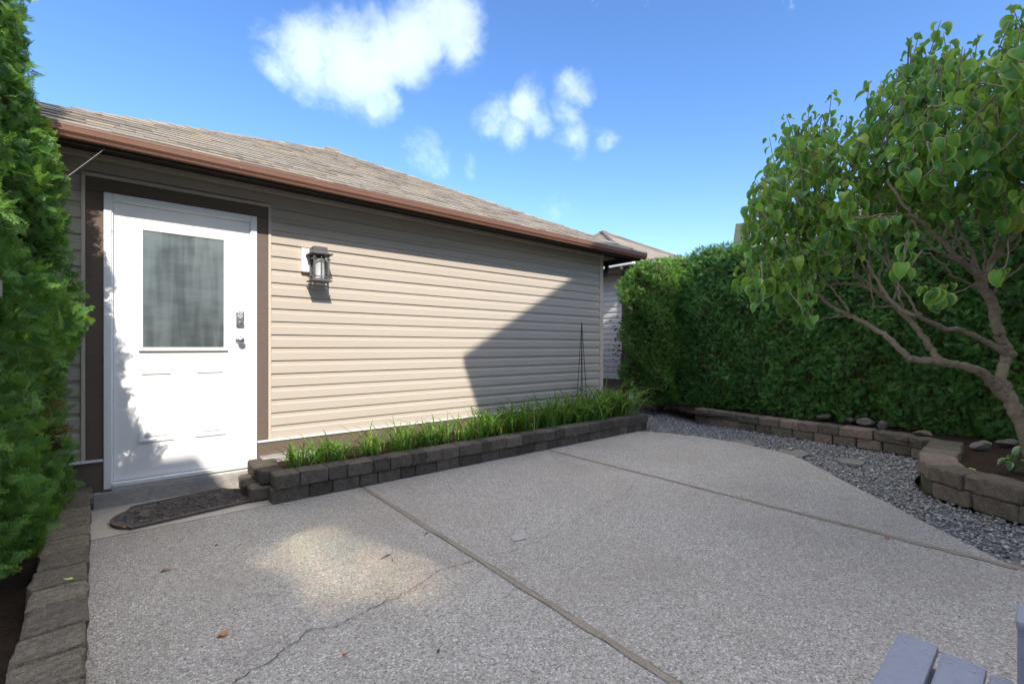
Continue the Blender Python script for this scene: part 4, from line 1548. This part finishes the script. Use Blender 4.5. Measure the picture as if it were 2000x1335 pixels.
def crown(name, count, prof, near, seed, size, squash=None, dead=0.0, mname='cedar'):
    """prof(theta, z) -> radius ; zmin, zmax in prof.z ; sprays on the shell and a little inside"""
    r_ = np.random.default_rng(seed)
    sv, sf = spray_np(near, seed)
    z0, z1 = prof.z
    th = r_.uniform(0, 2 * np.pi, count * 2)
    z = z0 + (z1 - z0) * r_.random(count * 2)
    rad = prof(th, z)
    keep = r_.random(count * 2) < (rad / rad.max()) * .85 + .15
    th, z, rad = th[keep][:count], z[keep][:count], rad[keep][:count]
    n = len(th)
    depth = 1 - np.abs(r_.normal(0, .10, n)) - .10 * (r_.random(n) < .3)
    rr = rad * depth
    P = np.column_stack([rr * np.cos(th), rr * np.sin(th), z])
    # lumps: shift in and out by a smooth pattern
    # orientation: outward and up, spray plane roughly vertical, tips drooping
    out = np.column_stack([np.cos(th), np.sin(th), np.zeros(n)])
    upz = np.array([0, 0, 1.0])
    ax = out * .55 + upz * r_.normal(.45, .45, n)[:, None] + r_.normal(0, .50, (n, 3))
    ax /= np.linalg.norm(ax, axis=1, keepdims=True)
    nrm = out * .9 + upz * .55 + r_.normal(0, .55, (n, 3))
    nrm -= ax * (nrm * ax).sum(1, keepdims=True)
    nrm /= np.linalg.norm(nrm, axis=1, keepdims=True)
    sid = np.cross(nrm, ax)
    sz = r_.uniform(size[0], size[1], n)
    X = sv[None, :, 0, None] * ax[:, None, :] + sv[None, :, 1, None] * sid[:, None, :] + sv[None, :, 2, None] * nrm[:, None, :]
    V = X * sz[:, None, None] + P[:, None, :] - ax[:, None, :] * sz[:, None, None] * .35
    k = len(sv)
    F = (sf[None] + (np.arange(n) * k)[:, None, None]).reshape(-1, 4)
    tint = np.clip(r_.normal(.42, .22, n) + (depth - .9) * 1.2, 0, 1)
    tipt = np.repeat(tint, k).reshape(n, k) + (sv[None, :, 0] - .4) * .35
    return npmesh(name, V.reshape(-1, 3), F, {'tint': np.clip(tipt, 0, 1).ravel()}, smooth=False)


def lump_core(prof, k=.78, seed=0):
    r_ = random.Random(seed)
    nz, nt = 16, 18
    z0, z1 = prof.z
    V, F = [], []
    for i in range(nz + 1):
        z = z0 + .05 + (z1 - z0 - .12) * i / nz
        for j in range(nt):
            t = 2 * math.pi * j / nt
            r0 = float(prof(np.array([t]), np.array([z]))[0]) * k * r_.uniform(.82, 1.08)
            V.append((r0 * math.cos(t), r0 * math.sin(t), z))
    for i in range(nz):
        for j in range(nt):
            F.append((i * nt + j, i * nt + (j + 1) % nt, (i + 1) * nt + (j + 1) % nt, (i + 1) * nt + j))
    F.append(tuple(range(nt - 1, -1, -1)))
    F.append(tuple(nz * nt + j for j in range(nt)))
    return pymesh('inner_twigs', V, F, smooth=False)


CONES = {'cone': ([0, .06, .16, .32, .5, .68, .85, 1.0], [.84, .95, 1.0, 1.0, .92, .78, .58, .10]),
         'low_cone': ([0, .06, .16, .30, .5, .665, .825, 1.0], [.84, .96, 1.02, 1.0, .76, .50, .24, .04])}


def make_profile(z0, z1, rbase, kind, seed):
    pr_ = np.random.default_rng(seed)
    comps = [(int(pr_.integers(1, 6)) * int(pr_.choice([-1, 1])), pr_.uniform(1.5, 9.0), pr_.uniform(0, 6.28), .050) for _ in range(6)]
    comps += [(int(pr_.integers(5, 11)) * int(pr_.choice([-1, 1])), pr_.uniform(8, 18), pr_.uniform(0, 6.28), .026) for _ in range(6)]

    def f(th, z):
        t = (z - z0) / (z1 - z0)
        if kind in CONES:
            r0 = rbase * np.interp(t, *CONES[kind])
        else:       # clipped hedge plant: a squarish column with a flat top
            c, s = np.abs(np.cos(th)), np.abs(np.sin(th))
            sq = 1 / np.maximum((c ** 5 + s ** 5) ** .2, .5)
            r0 = rbase * sq * np.interp(t, [0, .05, .2, .5, .86, .95, 1.0], [.70, .80, .92, 1.0, .98, .88, .60])
        lump = 0
        for (fa, fz, fp, am) in comps:
            lump = lump + am * np.sin(fa * th + fz * z + fp)
        return r0 * (1 + lump)
    f.z = (z0, z1)
    return f


def cedar_tree(loc, label, group, me_crown, me_core, mcrown, h, rz, trunk_r=.045, stems=1):
    t = empty('cedar_tree', loc, label, 'tree', group)
    t.rotation_euler = (0, 0, rz)
    for k in range(stems):
        a = 2.1 * k + .5
        tb = MB().tube([(.07 * math.cos(a) * (stems > 1), .07 * math.sin(a) * (stems > 1), -.05), (.05 * math.cos(a), .05 * math.sin(a), h * .3), (.02, .01, h * .85)], [trunk_r, trunk_r * .8, trunk_r * .25], 8)
        me = pymesh('trunk', tb.v, tb.f, smooth=True)
        o = new_obj('trunk', me, M['cedar_bark'], t)
        o.matrix_parent_inverse = Matrix.Identity(4)
    o = new_obj('crown', me_crown, mcrown, t)
    o.matrix_parent_inverse = Matrix.Identity(4)
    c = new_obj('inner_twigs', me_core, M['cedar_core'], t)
    c.matrix_parent_inverse = Matrix.Identity(4)
    return t


# left hedge: tall cedars against the garage wall
GL = 'tall cedars on the left of the patio'
for i, (x, y, h, rb, sd, n, lab) in enumerate([
        (-.87, 3.82, 3.75, .54, 31, 14500, 'tall green cedar nearest the garage, beside the white door'),
        (-.90, 3.02, 3.85, .555, 32, 7500, 'tall cedar at the left edge, second from the garage'),
        (-1.55, 3.45, 3.7, .50, 33, 800, 'tall cedar behind the front row, third from the garage')]):
    pf = make_profile(.12, h, rb, 'low_cone' if i == 1 else 'cone', sd)
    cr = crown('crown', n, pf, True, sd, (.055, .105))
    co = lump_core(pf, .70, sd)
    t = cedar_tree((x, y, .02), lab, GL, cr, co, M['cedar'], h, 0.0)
# dry brown patches inside the nearest cedar
dp = []
for (px, py, dep, s) in ((25, 420, 2.55, .10), (50, 460, 2.6, .07), (60, 830, 2.6, .10), (20, 285, 2.6, .05), (70, 850, 2.62, .08)):
    dp.append((at(px, py, dep), s))
sv, sf = spray_np(True, 3)
V, F = [], []
for c0, s in dp:
    for k in range(26):
        a = Matrix.Rotation(random.uniform(0, 6.28), 4, 'Z') @ Matrix.Rotation(random.uniform(-1, 1), 4, 'X') @ Matrix.Rotation(random.uniform(-.8, .8), 4, 'Y')
        o0 = c0 + Vector((random.gauss(0, s * .5), random.gauss(0, s * .5), random.gauss(0, s * .5)))
        b = len(V)
        for v in sv:
            V.append(tuple(a @ (Vector(v) * .09) + o0))
        F += [[b + i for i in f] for f in sf]
od = new_obj('dry_foliage', npmesh('dry_foliage', V, F), M['cedar_dead'])
first = [o for o in bpy.data.objects if o.get('label', '').startswith('tall green cedar nearest')][0]
hook(od, first)
tag(od, 'brown dried sprays inside the cedar')

# right hedge: clipped cedars in a row
GR = 'clipped cedars forming the right hedge'
variants = []
for sd in (41, 42, 43):
    pf = make_profile(.02, 2.70, .50, 'box', sd)
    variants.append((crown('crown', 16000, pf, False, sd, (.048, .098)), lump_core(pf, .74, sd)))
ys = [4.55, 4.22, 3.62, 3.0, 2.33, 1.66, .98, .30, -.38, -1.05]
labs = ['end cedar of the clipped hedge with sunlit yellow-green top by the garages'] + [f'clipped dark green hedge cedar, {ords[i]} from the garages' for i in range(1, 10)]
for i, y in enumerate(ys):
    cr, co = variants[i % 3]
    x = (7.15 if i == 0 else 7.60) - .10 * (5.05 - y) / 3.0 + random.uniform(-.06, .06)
    if i == 0:                                   # yellower end plant; its brighter leaf colour also stands in for sunlight
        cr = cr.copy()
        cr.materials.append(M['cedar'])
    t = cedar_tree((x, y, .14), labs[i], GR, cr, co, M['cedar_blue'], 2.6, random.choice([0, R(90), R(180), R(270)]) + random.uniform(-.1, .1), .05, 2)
    s = random.uniform(.97, 1.04) * (.93, .95)[i] if i < 2 else random.uniform(.94, 1.0)
    t.scale = (1, 1, s)

hedge_trees = [o for o in bpy.data.objects if o.get('group') == GR]
sv2, sf2 = spray_np(False, 5)
for hi, t in enumerate(hedge_trees[1:7]):
    V, F = [], []
    for g in range(3):
        z = random.uniform(.5, 2.3)
        yo = random.uniform(-.3, .3)
        for k in range(18):
            m_ = Matrix.Rotation(random.uniform(0, 6.28), 4, 'Z') @ Matrix.Rotation(random.uniform(-1, 1), 4, 'X')
            o0 = Vector((t.location.x - .47 + random.gauss(0, .03), t.location.y + yo + random.gauss(0, .07), z + random.gauss(0, .10)))
            b = len(V)
            V += [tuple(m_ @ (Vector(v) * .08) + o0) for v in sv2]
            F += [[b + i for i in f] for f in sf2]
    od = new_obj('dry_foliage', npmesh('dry_foliage', V, F), M['cedar_dead'])
    od.parent = t
    od.matrix_parent_inverse = (Matrix.Translation(t.location) @ t.rotation_euler.to_matrix().to_4x4() @ Matrix.Diagonal((*t.scale, 1))).inverted()
    tag(od, 'brown dried sprays on the hedge face')

# small dark shrub in the gap by the neighbour's corner
shr = empty('shrub', (7.22, 5.28, 0), 'small dark reddish shrub at the hedge end by the brown corner post', 'shrub')
V, F, T = [], [], []
lv, lf, lt = leaf_mesh('l', .06, .035, .3, .6, 9)
for k in range(420):
    a = Matrix.Rotation(random.uniform(0, 6.28), 4, 'Z') @ Matrix.Rotation(random.uniform(-.9, .9), 4, 'X')
    z = random.uniform(.25, 1.75)
    sp = .16 * (1.15 - abs(z - 1.1) / 1.1)
    o0 = Vector((7.22 + random.gauss(0, sp), 5.28 + random.gauss(0, sp), z))
    b = len(V)
    V += [tuple(a @ Vector(v) + o0) for v in lv]
    F += [[b + i for i in f] for f in lf]
    T += [random.random()] * len(lv)
hook(tag(new_obj('foliage', npmesh('foliage', V, F, {'tint': T}), M['dark_leaf']), kind='stuff'), shr)
sm = MB()
for k in range(6):
    sm.tube([(7.22 + random.uniform(-.04, .04), 5.28 + random.uniform(-.04, .04), -.05), (7.22 + random.uniform(-.1, .1), 5.28 + random.uniform(-.1, .1), .8), (7.22 + random.uniform(-.18, .18), 5.28 + random.uniform(-.18, .18), 1.6)], [.010, .007, .003], 5)
hook(sm.obj('stem', M['cedar_bark']), shr)

# ------------------------------------------------------------------ fence rails in the left hedge
fe = empty('fence', (-.5, 2.4, 0), 'grey weathered wooden fence whose rail ends poke out of the cedars', 'fence')
for z in (1.68, 1.39):
    MB().bbox(-.475, -.435, 1.2, 2.80, z - .035, z + .035, .004).obj('rail', M['fence'], fe)
MB().bbox(-.57, -.48, 1.9, 1.99, 0.0, 1.85, .005).obj('post', M['fence'], fe)

# ------------------------------------------------------------------ big-leaved shrub tree on the right
lil = empty('shrub_tree', at(2032, 935, 3.2), 'multi-stemmed shrub tree with drooping heart-shaped leaves at the right', 'tree')
trunk = MB()
branches = []        # list of smoothed polylines with radii


def limb(pts, r0, r1, seg=9, n=7):
    P = catmull([at(*p) for p in pts], n)
    for i in range(1, len(P) - 1):
        P[i] = P[i] + Vector((random.gauss(0, .004), random.gauss(0, .004), random.gauss(0, .004)))
    rad = [r0 + (r1 - r0) * (i / (len(P) - 1)) for i in range(len(P))]
    rad = [r * random.uniform(.62, .74) for r in rad]
    trunk.tube(P, rad, seg)
    branches.append((P, rad))
    return P


limb([(2050, 1000, 3.2), (2032, 935, 3.2), (2002, 845, 3.2), (1975, 790, 3.2), (1958, 745, 3.2)], .072, .058, 12)
limb([(1962, 775, 3.2), (1956, 730, 3.22), (1966, 702, 3.25), (1972, 690, 3.25), (1958, 668, 3.25), (1950, 645, 3.22), (1940, 600, 3.2), (1922, 560, 3.15), (1912, 535, 3.1)], .046, .042, 10)
limb([(1968, 695, 3.25), (1935, 672, 3.2), (1900, 655, 3.15), (1868, 643, 3.1), (1842, 641, 3.05), (1800, 620, 3.0), (1765, 607, 3.0), (1735, 580, 3.05), (1712, 545, 3.1), (1690, 505, 3.15), (1670, 450, 3.2)], .028, .010)
limb([(1970, 785, 3.2), (1942, 755, 3.2), (1920, 728, 3.15), (1890, 717, 3.1), (1835, 707, 3.1), (1785, 701, 3.1), (1768, 692, 3.1), (1742, 665, 3.15), (1700, 636, 3.25), (1660, 616, 3.35), (1620, 596, 3.45), (1595, 572, 3.5), (1570, 556, 3.55)], .046, .014, 10)
limb([(1838, 707, 3.1), (1818, 680, 3.15), (1790, 640, 3.2), (1755, 605, 3.3), (1725, 580, 3.35), (1690, 560, 3.4), (1645, 554, 3.5), (1600, 561, 3.6)], .034, .011)
limb([(1742, 595, 3.3), (1752, 560, 3.3), (1738, 520, 3.35), (1728, 470, 3.4), (1715, 420, 3.45)], .015, .008, 7)
limb([(1720, 577, 3.35), (1719, 545, 3.35), (1724, 510, 3.4), (1738, 455, 3.45)], .013, .007, 7)
limb([(1695, 560, 3.4), (1700, 520, 3.45), (1690, 470, 3.5), (1660, 400, 3.6)], .014, .007, 7)
limb([(1700, 600, 3.3), (1740, 600, 3.3), (1765, 603, 3.2)], .010, .012, 7)
limb([(1708, 602, 3.3), (1702, 560, 3.3), (1692, 530, 3.35), (1680, 505, 3.4)], .010, .006, 7)
limb([(1660, 617, 3.35), (1620, 620, 3.4), (1588, 627, 3.45), (1562, 607, 3.5), (1556, 585, 3.5)], .009, .005, 6)
limb([(1640, 553, 3.5), (1600, 520, 3.6), (1570, 470, 3.7), (1545, 400, 3.8), (1530, 330, 3.85)], .010, .005, 6)
limb([(1575, 558, 3.55), (1545, 530, 3.6), (1520, 480, 3.7), (1500, 430, 3.75)], .010, .005, 6)
limb([(1914, 540, 3.1), (1890, 520, 3.05), (1865, 500, 3.0), (1838, 470, 2.95), (1805, 440, 2.9), (1770, 405, 2.9), (1735, 350, 2.95)], .032, .010)
limb([(1916, 540, 3.1), (1900, 500, 3.15), (1882, 460, 3.2), (1860, 400, 3.25), (1845, 320, 3.3), (1835, 240, 3.35)], .020, .008, 8)
limb([(1918, 540, 3.1), (1935, 515, 3.1), (1962, 480, 3.1), (1995, 445, 3.1), (2030, 380, 3.1), (2040, 280, 3.15)], .030, .012)
limb([(1930, 520, 3.1), (1945, 470, 3.0), (1950, 400, 2.95), (1940, 320, 2.95), (1935, 220, 3.0)], .016, .007, 7)
limb([(1840, 472, 2.95), (1850, 420, 2.9), (1840, 350, 2.85), (1825, 260, 2.85)], .014, .006, 7)
limb([(1905, 560, 3.12), (1880, 548, 2.9), (1858, 535, 2.7), (1838, 513, 2.6), (1800, 490, 2.55)], .011, .006, 7)
limb([(1908, 552, 3.1), (1885, 565, 2.85), (1868, 572, 2.6)], .008, .005, 6)
limb([(1800, 438, 2.9), (1760, 418, 2.75), (1720, 420, 2.65)], .009, .005, 6)
limb([(1965, 480, 3.1), (1972, 460, 2.8), (1965, 520, 2.5)], .006, .004, 6)
for k_, (a_, m1, m2, e_) in enumerate([
        ((1905, 525, 3.08), (1880, 490, 3.0), (1868, 450, 2.95), (1872, 380, 2.9)), ((1890, 520, 3.05), (1850, 500, 2.9), (1815, 478, 2.8), (1780, 430, 2.75)),
        ((1922, 530, 3.1), (1925, 490, 3.15), (1915, 440, 3.2), (1905, 360, 3.2)), ((1945, 505, 3.1), (1975, 490, 3.0), (1990, 470, 2.9), (2010, 400, 2.85)),
        ((1865, 500, 3.0), (1862, 470, 3.05), (1845, 430, 3.1), (1820, 370, 3.1)), ((1765, 607, 3.0), (1755, 570, 2.95), (1760, 520, 2.95), (1775, 450, 2.95)),
        ((1800, 620, 3.0), (1780, 590, 3.05), (1760, 560, 3.1), (1700, 470, 3.1)), ((1735, 590, 3.3), (1700, 555, 3.3), (1660, 520, 3.3), (1620, 450, 3.35)),
        ((1690, 560, 3.4), (1665, 530, 3.45), (1640, 490, 3.5), (1625, 400, 3.55)), ((1660, 616, 3.35), (1640, 580, 3.35), (1600, 540, 3.4), (1560, 480, 3.5)),
        ((1935, 580, 3.18), (1955, 550, 3.1), (1985, 530, 3.0), (2020, 500, 2.9)), ((1970, 475, 3.1), (1960, 430, 3.05), (1975, 380, 3.0), (1985, 300, 3.0))]):
    limb([a_, m1, m2, e_], .014, .007, 7)
new_limbs = len(branches)

SIL = [(1452, 520), (1462, 430), (1470, 365), (1505, 330), (1512, 300), (1535, 252), (1568, 235), (1600, 230), (1632, 222), (1680, 240), (1700, 190), (1735, 165), (1765, 118), (1800, 105), (1840, 92), (1880, 105), (1915, 95), (1950, 70), (1985, 55), (2060, 40), (2160, 120), (2160, 390), (2000, 385), (1930, 375), (1880, 390), (1835, 425), (1800, 430), (1770, 390), (1730, 400), (1700, 430), (1650, 465), (1610, 530), (1570, 585), (1500, 565)]
allP = [(p, r) for P, rad in branches for p, r in zip(P, rad) if r < .03]
cand = np.column_stack([rng.uniform(1450, 2160, 16000), rng.uniform(40, 600, 16000)])
cand = cand[in_poly(cand, SIL)]
tips = []
for (px, py) in cand:
    t = (px - 1450) / 700
    base_d = 3.75 - .95 * min(1, t)
    dep = base_d + rng.normal(0, .36)
    dep = min(max(dep, 2.15), 4.6)
    p = at(px, py, dep)
    if all((p - q).length > .095 for q in tips):
        tips.append(p)
    if len(tips) > 470:
        break
# hand-placed shoots where the outline shows single twigs
for (px, py, dep) in ((1485, 372, 3.8), (1512, 305, 3.85), (1536, 258, 3.85), (1578, 238, 3.8), (1632, 218, 3.7), (1700, 182, 3.3), (1712, 195, 3.4), (1745, 160, 3.2), (1775, 112, 3.1), (1805, 100, 3.1), (1838, 95, 3.1), (1845, 90, 3.0), (1915, 92, 3.0), (1968, 62, 2.9), (1472, 470, 3.8), (1465, 505, 3.75), (1500, 545, 3.7), (1545, 580, 3.6), (1580, 600, 3.55),
                      (1815, 560, 2.35), (1850, 555, 2.45), (1945, 525, 2.5), (1790, 470, 2.5), (1755, 420, 2.6), (1560, 585, 3.5), (1640, 520, 3.1), (1680, 490, 3.0)):
    tips.append(at(px, py, dep) + Vector((0, 0, random.uniform(.02, .13) if py < 400 else 0)))

leaf_inst = []
twigs = MB()
for tp_ in tips:
    # grow from a nearby, lower branch point
    best, bd = None, 1e9
    for q, r in allP:
        d = (tp_ - q).length + .8 * max(0, q.z - tp_.z + .05)
        if d < bd:
            best, bd = q, d
    mid = best.lerp(tp_, .6) + Vector((random.gauss(0, .03), random.gauss(0, .03), -.03 * random.random()))
    if tp_.z > 2.2 or random.random() < .35:      # young shoots stand up straight
        tp_ = tp_ + Vector((random.gauss(0, .02), random.gauss(0, .02), .05))
        mid = tp_ - Vector((random.gauss(0, .04), random.gauss(0, .04), .24))
    P = catmull([best, mid, tp_], 6)
    L = sum((b - a).length for a, b in zip(P[:-1], P[1:]))
    twigs.tube(P, [.0055 - .0035 * (i / (len(P) - 1)) for i in range(len(P))], 5)
    allP += [(p, .004) for p in P[4::4]]
    # opposite pairs along the outer part
    tot, at_s = along(P)
    span = min(tot, .25)
    s = tot
    k = 0
    az0 = random.uniform(0, 6.28)
    while s > tot - span:
        p, d = at_s(max(s, 0))
        az = az0 + (k % 2) * math.pi / 2
        for sgn in (0, math.pi):
            if random.random() < .06:
                continue
            w = az + sgn + random.gauss(0, .25)
            scl = random.uniform(.72, 1.36) * (.62 if k == 0 else 1.0) * (.9 if k == 1 else 1)
            leaf_inst.append((p, w, random.uniform(-.05, .75) + .25 * (k > 1), random.gauss(0, .3), scl))
        s -= random.uniform(.040, .062) if tp_.z < 2.6 else random.uniform(.045, .085)
        k += 1
print('leaves', len(leaf_inst), 'tips', len(tips))
trunk_o = trunk.obj('trunk', M['bark'], lil, smooth=True)
tag(twigs.obj('twigs', M['bark'], trunk_o, smooth=True), kind='stuff')

variants_l = [leaf_mesh('leaf', .084, .060, .55, 1.25, 1), leaf_mesh('leaf', .090, .060, .75, 1.7, 2), leaf_mesh('leaf', .080, .058, .40, .8, 3), leaf_mesh('leaf', .088, .052, .95, 2.1, 4)]
leaf_meshes = []
for v, f, t in variants_l:
    me = npmesh('leaf', v, f, {'rim': t}, smooth=True)
    me.materials.append(M['leaf'])
    leaf_meshes.append(me)


def leaf_matrix(p, az, droop, roll, scl):
    m_ = Matrix.Rotation(az, 4, 'Z') @ Matrix.Rotation(droop, 4, 'Y') @ Matrix.Rotation(roll, 4, 'X')
    off = m_ @ Vector((.018, 0, 0))           # the leaf stalk
    return Matrix.Translation(p + off) @ m_ @ Matrix.Scale(scl, 4)


def show(li):
    p = li[0]
    dep = p.x * S_ + p.y * C_
    px = 1000 + 882 * (p.x * C_ - p.y * S_) / dep
    return (0 if px > 2005 else 1) * li[4] / dep


leaf_inst.sort(key=lambda li: -show(li))
crown_empty_v, crown_f, crown_t, crown_r = [], [], [], []
b = 0
for li in leaf_inst[300:]:
    v, f, t = variants_l[random.randrange(4)]
    m_ = np.array(leaf_matrix(*li))
    crown_empty_v.append(v @ m_[:3, :3].T + m_[:3, 3])
    crown_f.append(f + b)
    crown_t.append(np.full(len(v), random.random()))
    crown_r.append(t)
    b += len(v)
me = npmesh('crown', np.concatenate(crown_empty_v), np.concatenate(crown_f), {'tint': np.concatenate(crown_t), 'rim': np.concatenate(crown_r)}, smooth=True)
crown_o = tag(new_obj('crown', me, M['leaf'], lil), kind='stuff')
for li in leaf_inst[:300]:
    o = new_obj('leaf', leaf_meshes[random.randrange(4)], None, crown_o)
    o.matrix_basis = leaf_matrix(*li)

# ================================================================== CHAIR
ch = empty('adirondack_chair', (1.27, .0, 0), 'blue-grey painted slatted garden chair at the lower right corner', 'chair')
CX0, CX1, CZ = .98, 1.552, .40
yy = .268
for k, wd in enumerate((.078, .078, .078, .078, .078)):
    MB().bbox(CX0, CX1, yy - wd, yy, CZ - .022 - .010 * k, CZ - .010 * k, .007).obj('seat_slat', M['chair'], ch)
    for sx in (CX0 + .045, CX1 - .045):
        for sy in (.02, .058):
            zc = CZ - .010 * k
            MB().extrude_z([(sx + .0045 * math.cos(q), yy - sy + .0045 * math.sin(q)) for q in np.linspace(0, 6.28, 9)[:-1]], zc - .002, zc + .0012).obj('screw', M['steel_dark'], ch)
    yy -= wd + .0055
for x in (CX0 + .03, CX1 - .055):
    MB().add([], []).bbox(x, x + .025, -.42, .24, CZ - .13, CZ - .035 - .012, .003).obj('seat_rail', M['chair'], ch)
# front legs and arms (arm posts stand outside the seat)
for x in (CX0 - .03, CX1 + .004):
    MB().bbox(x, x + .027, -.030, .0595, 0.004, .506, .004).obj('leg', M['chair'], ch)
    MB().bbox(x, x + .027, -.42, -.33, 0.004, .506, .004).obj('leg', M['chair'], ch)
for x0, x1 in ((CX0 - .09, CX0 + .015), (CX1 - .012, CX1 + .095)):
    MB().bbox(x0, x1, -.50, .062, .507, .529, .008).obj('arm', M['chair'], ch)
for k in range(5):
    x0 = CX0 + .03 + k * .104
    mb = MB()
    mb.bbox(x0, x0 + .095, -.012, .012, .0, .66 + .06 * math.sin(math.pi * (k + .5) / 5), .006)
    me = pymesh('back_slat', mb.v, mb.f)
    o = new_obj('back_slat', me, M['chair'], ch)
    o.location = (0, -.20, .30)
    o.rotation_euler = (R(24), 0, 0)

# ================================================================== SMALL THINGS ON THE PATIO


def fallen(px, py, s, m, label, a, z=.006):
    c0 = onz(px, py, z)
    n = 7
    V = [(c0.x, c0.y, z + .006)]
    for k in range(n):
        t = 2 * math.pi * k / n
        r_ = s * (1.0 if k % 2 == 0 else .55) * random.uniform(.8, 1.1)
        V.append((c0.x + r_ * math.cos(t + a) * 1.4, c0.y + r_ * math.sin(t + a), z + random.uniform(0, .012)))
    F = [(0, 1 + k, 1 + (k + 1) % n) for k in range(n)]
    o = MB().add(V, F).obj('fallen_leaf', M[m])
    return tag(o, label, 'leaf', 'fallen leaves on the patio')


fallen(325, 1111, .022, 'rust_leaf', 'rust brown fallen leaf on the concrete before the door mat', .4)
fallen(435, 1238, .020, 'dry_leaf', 'tan curled fallen leaf on the concrete near the long crack', 1.2)
fallen(248, 1030, .020, 'dry_leaf', 'tan leaf scrap at the left front corner of the door mat', .2)
fallen(132, 1132, .014, 'lime_leaf', 'yellow leaf scrap lying on the left kerb wall', .9, .17)
fallen(1544, 876, .040, 'lime_leaf', 'lime green fallen leaf on the middle stepping stone', .3, .01)
fallen(1590, 884, .026, 'lime_leaf', 'dull green fallen leaf right of the lime one', 1.3, .01)
fallen(674, 1281, .010, 'rust_leaf', 'tiny orange leaf scrap on the concrete past the long crack', .5)
fallen(1733, 1050, .016, 'rust_leaf', 'reddish leaf scrap lying on the far slab joint', .5)
fallen(1895, 918, .050, 'lime_leaf', 'yellowing leaf on the soil behind the curved wall', .2, .16)
for (px, py, L, a, lab) in ((753, 1086, .035, .2, 'short dark twig on the concrete in the bright reflection'), (766, 1093, .016, 1.2, 'dark crumb beside the short twig'), (833, 1041, .014, .3, 'dark crumb right of the bright reflection'), (423, 1064, .010, .3, 'dark seed on the concrete in front of the mat'), (856, 1270, .012, .7, 'dark crumb on the near middle slab')):
    c0 = onz(px, py, .006)
    dd = Vector((math.cos(a), math.sin(a), 0)) * L
    o = MB().tube([c0 - dd, c0 + Vector((0, 0, .002)), c0 + dd], [.002, .0042, .002], 6).obj('twig', M['debris'])
    tag(o, lab, 'twig', 'scraps on the patio')
pm = onz(1012, 1048, .0044)
o = MB().add([(pm.x - .06, pm.y - .03, .0044), (pm.x + .03, pm.y - .05, .0044), (pm.x + .07, pm.y + .03, .0044), (pm.x - .02, pm.y + .05, .0044)], [(0, 1, 2, 3)]).obj('pale_patch', M['concrete'], patio)
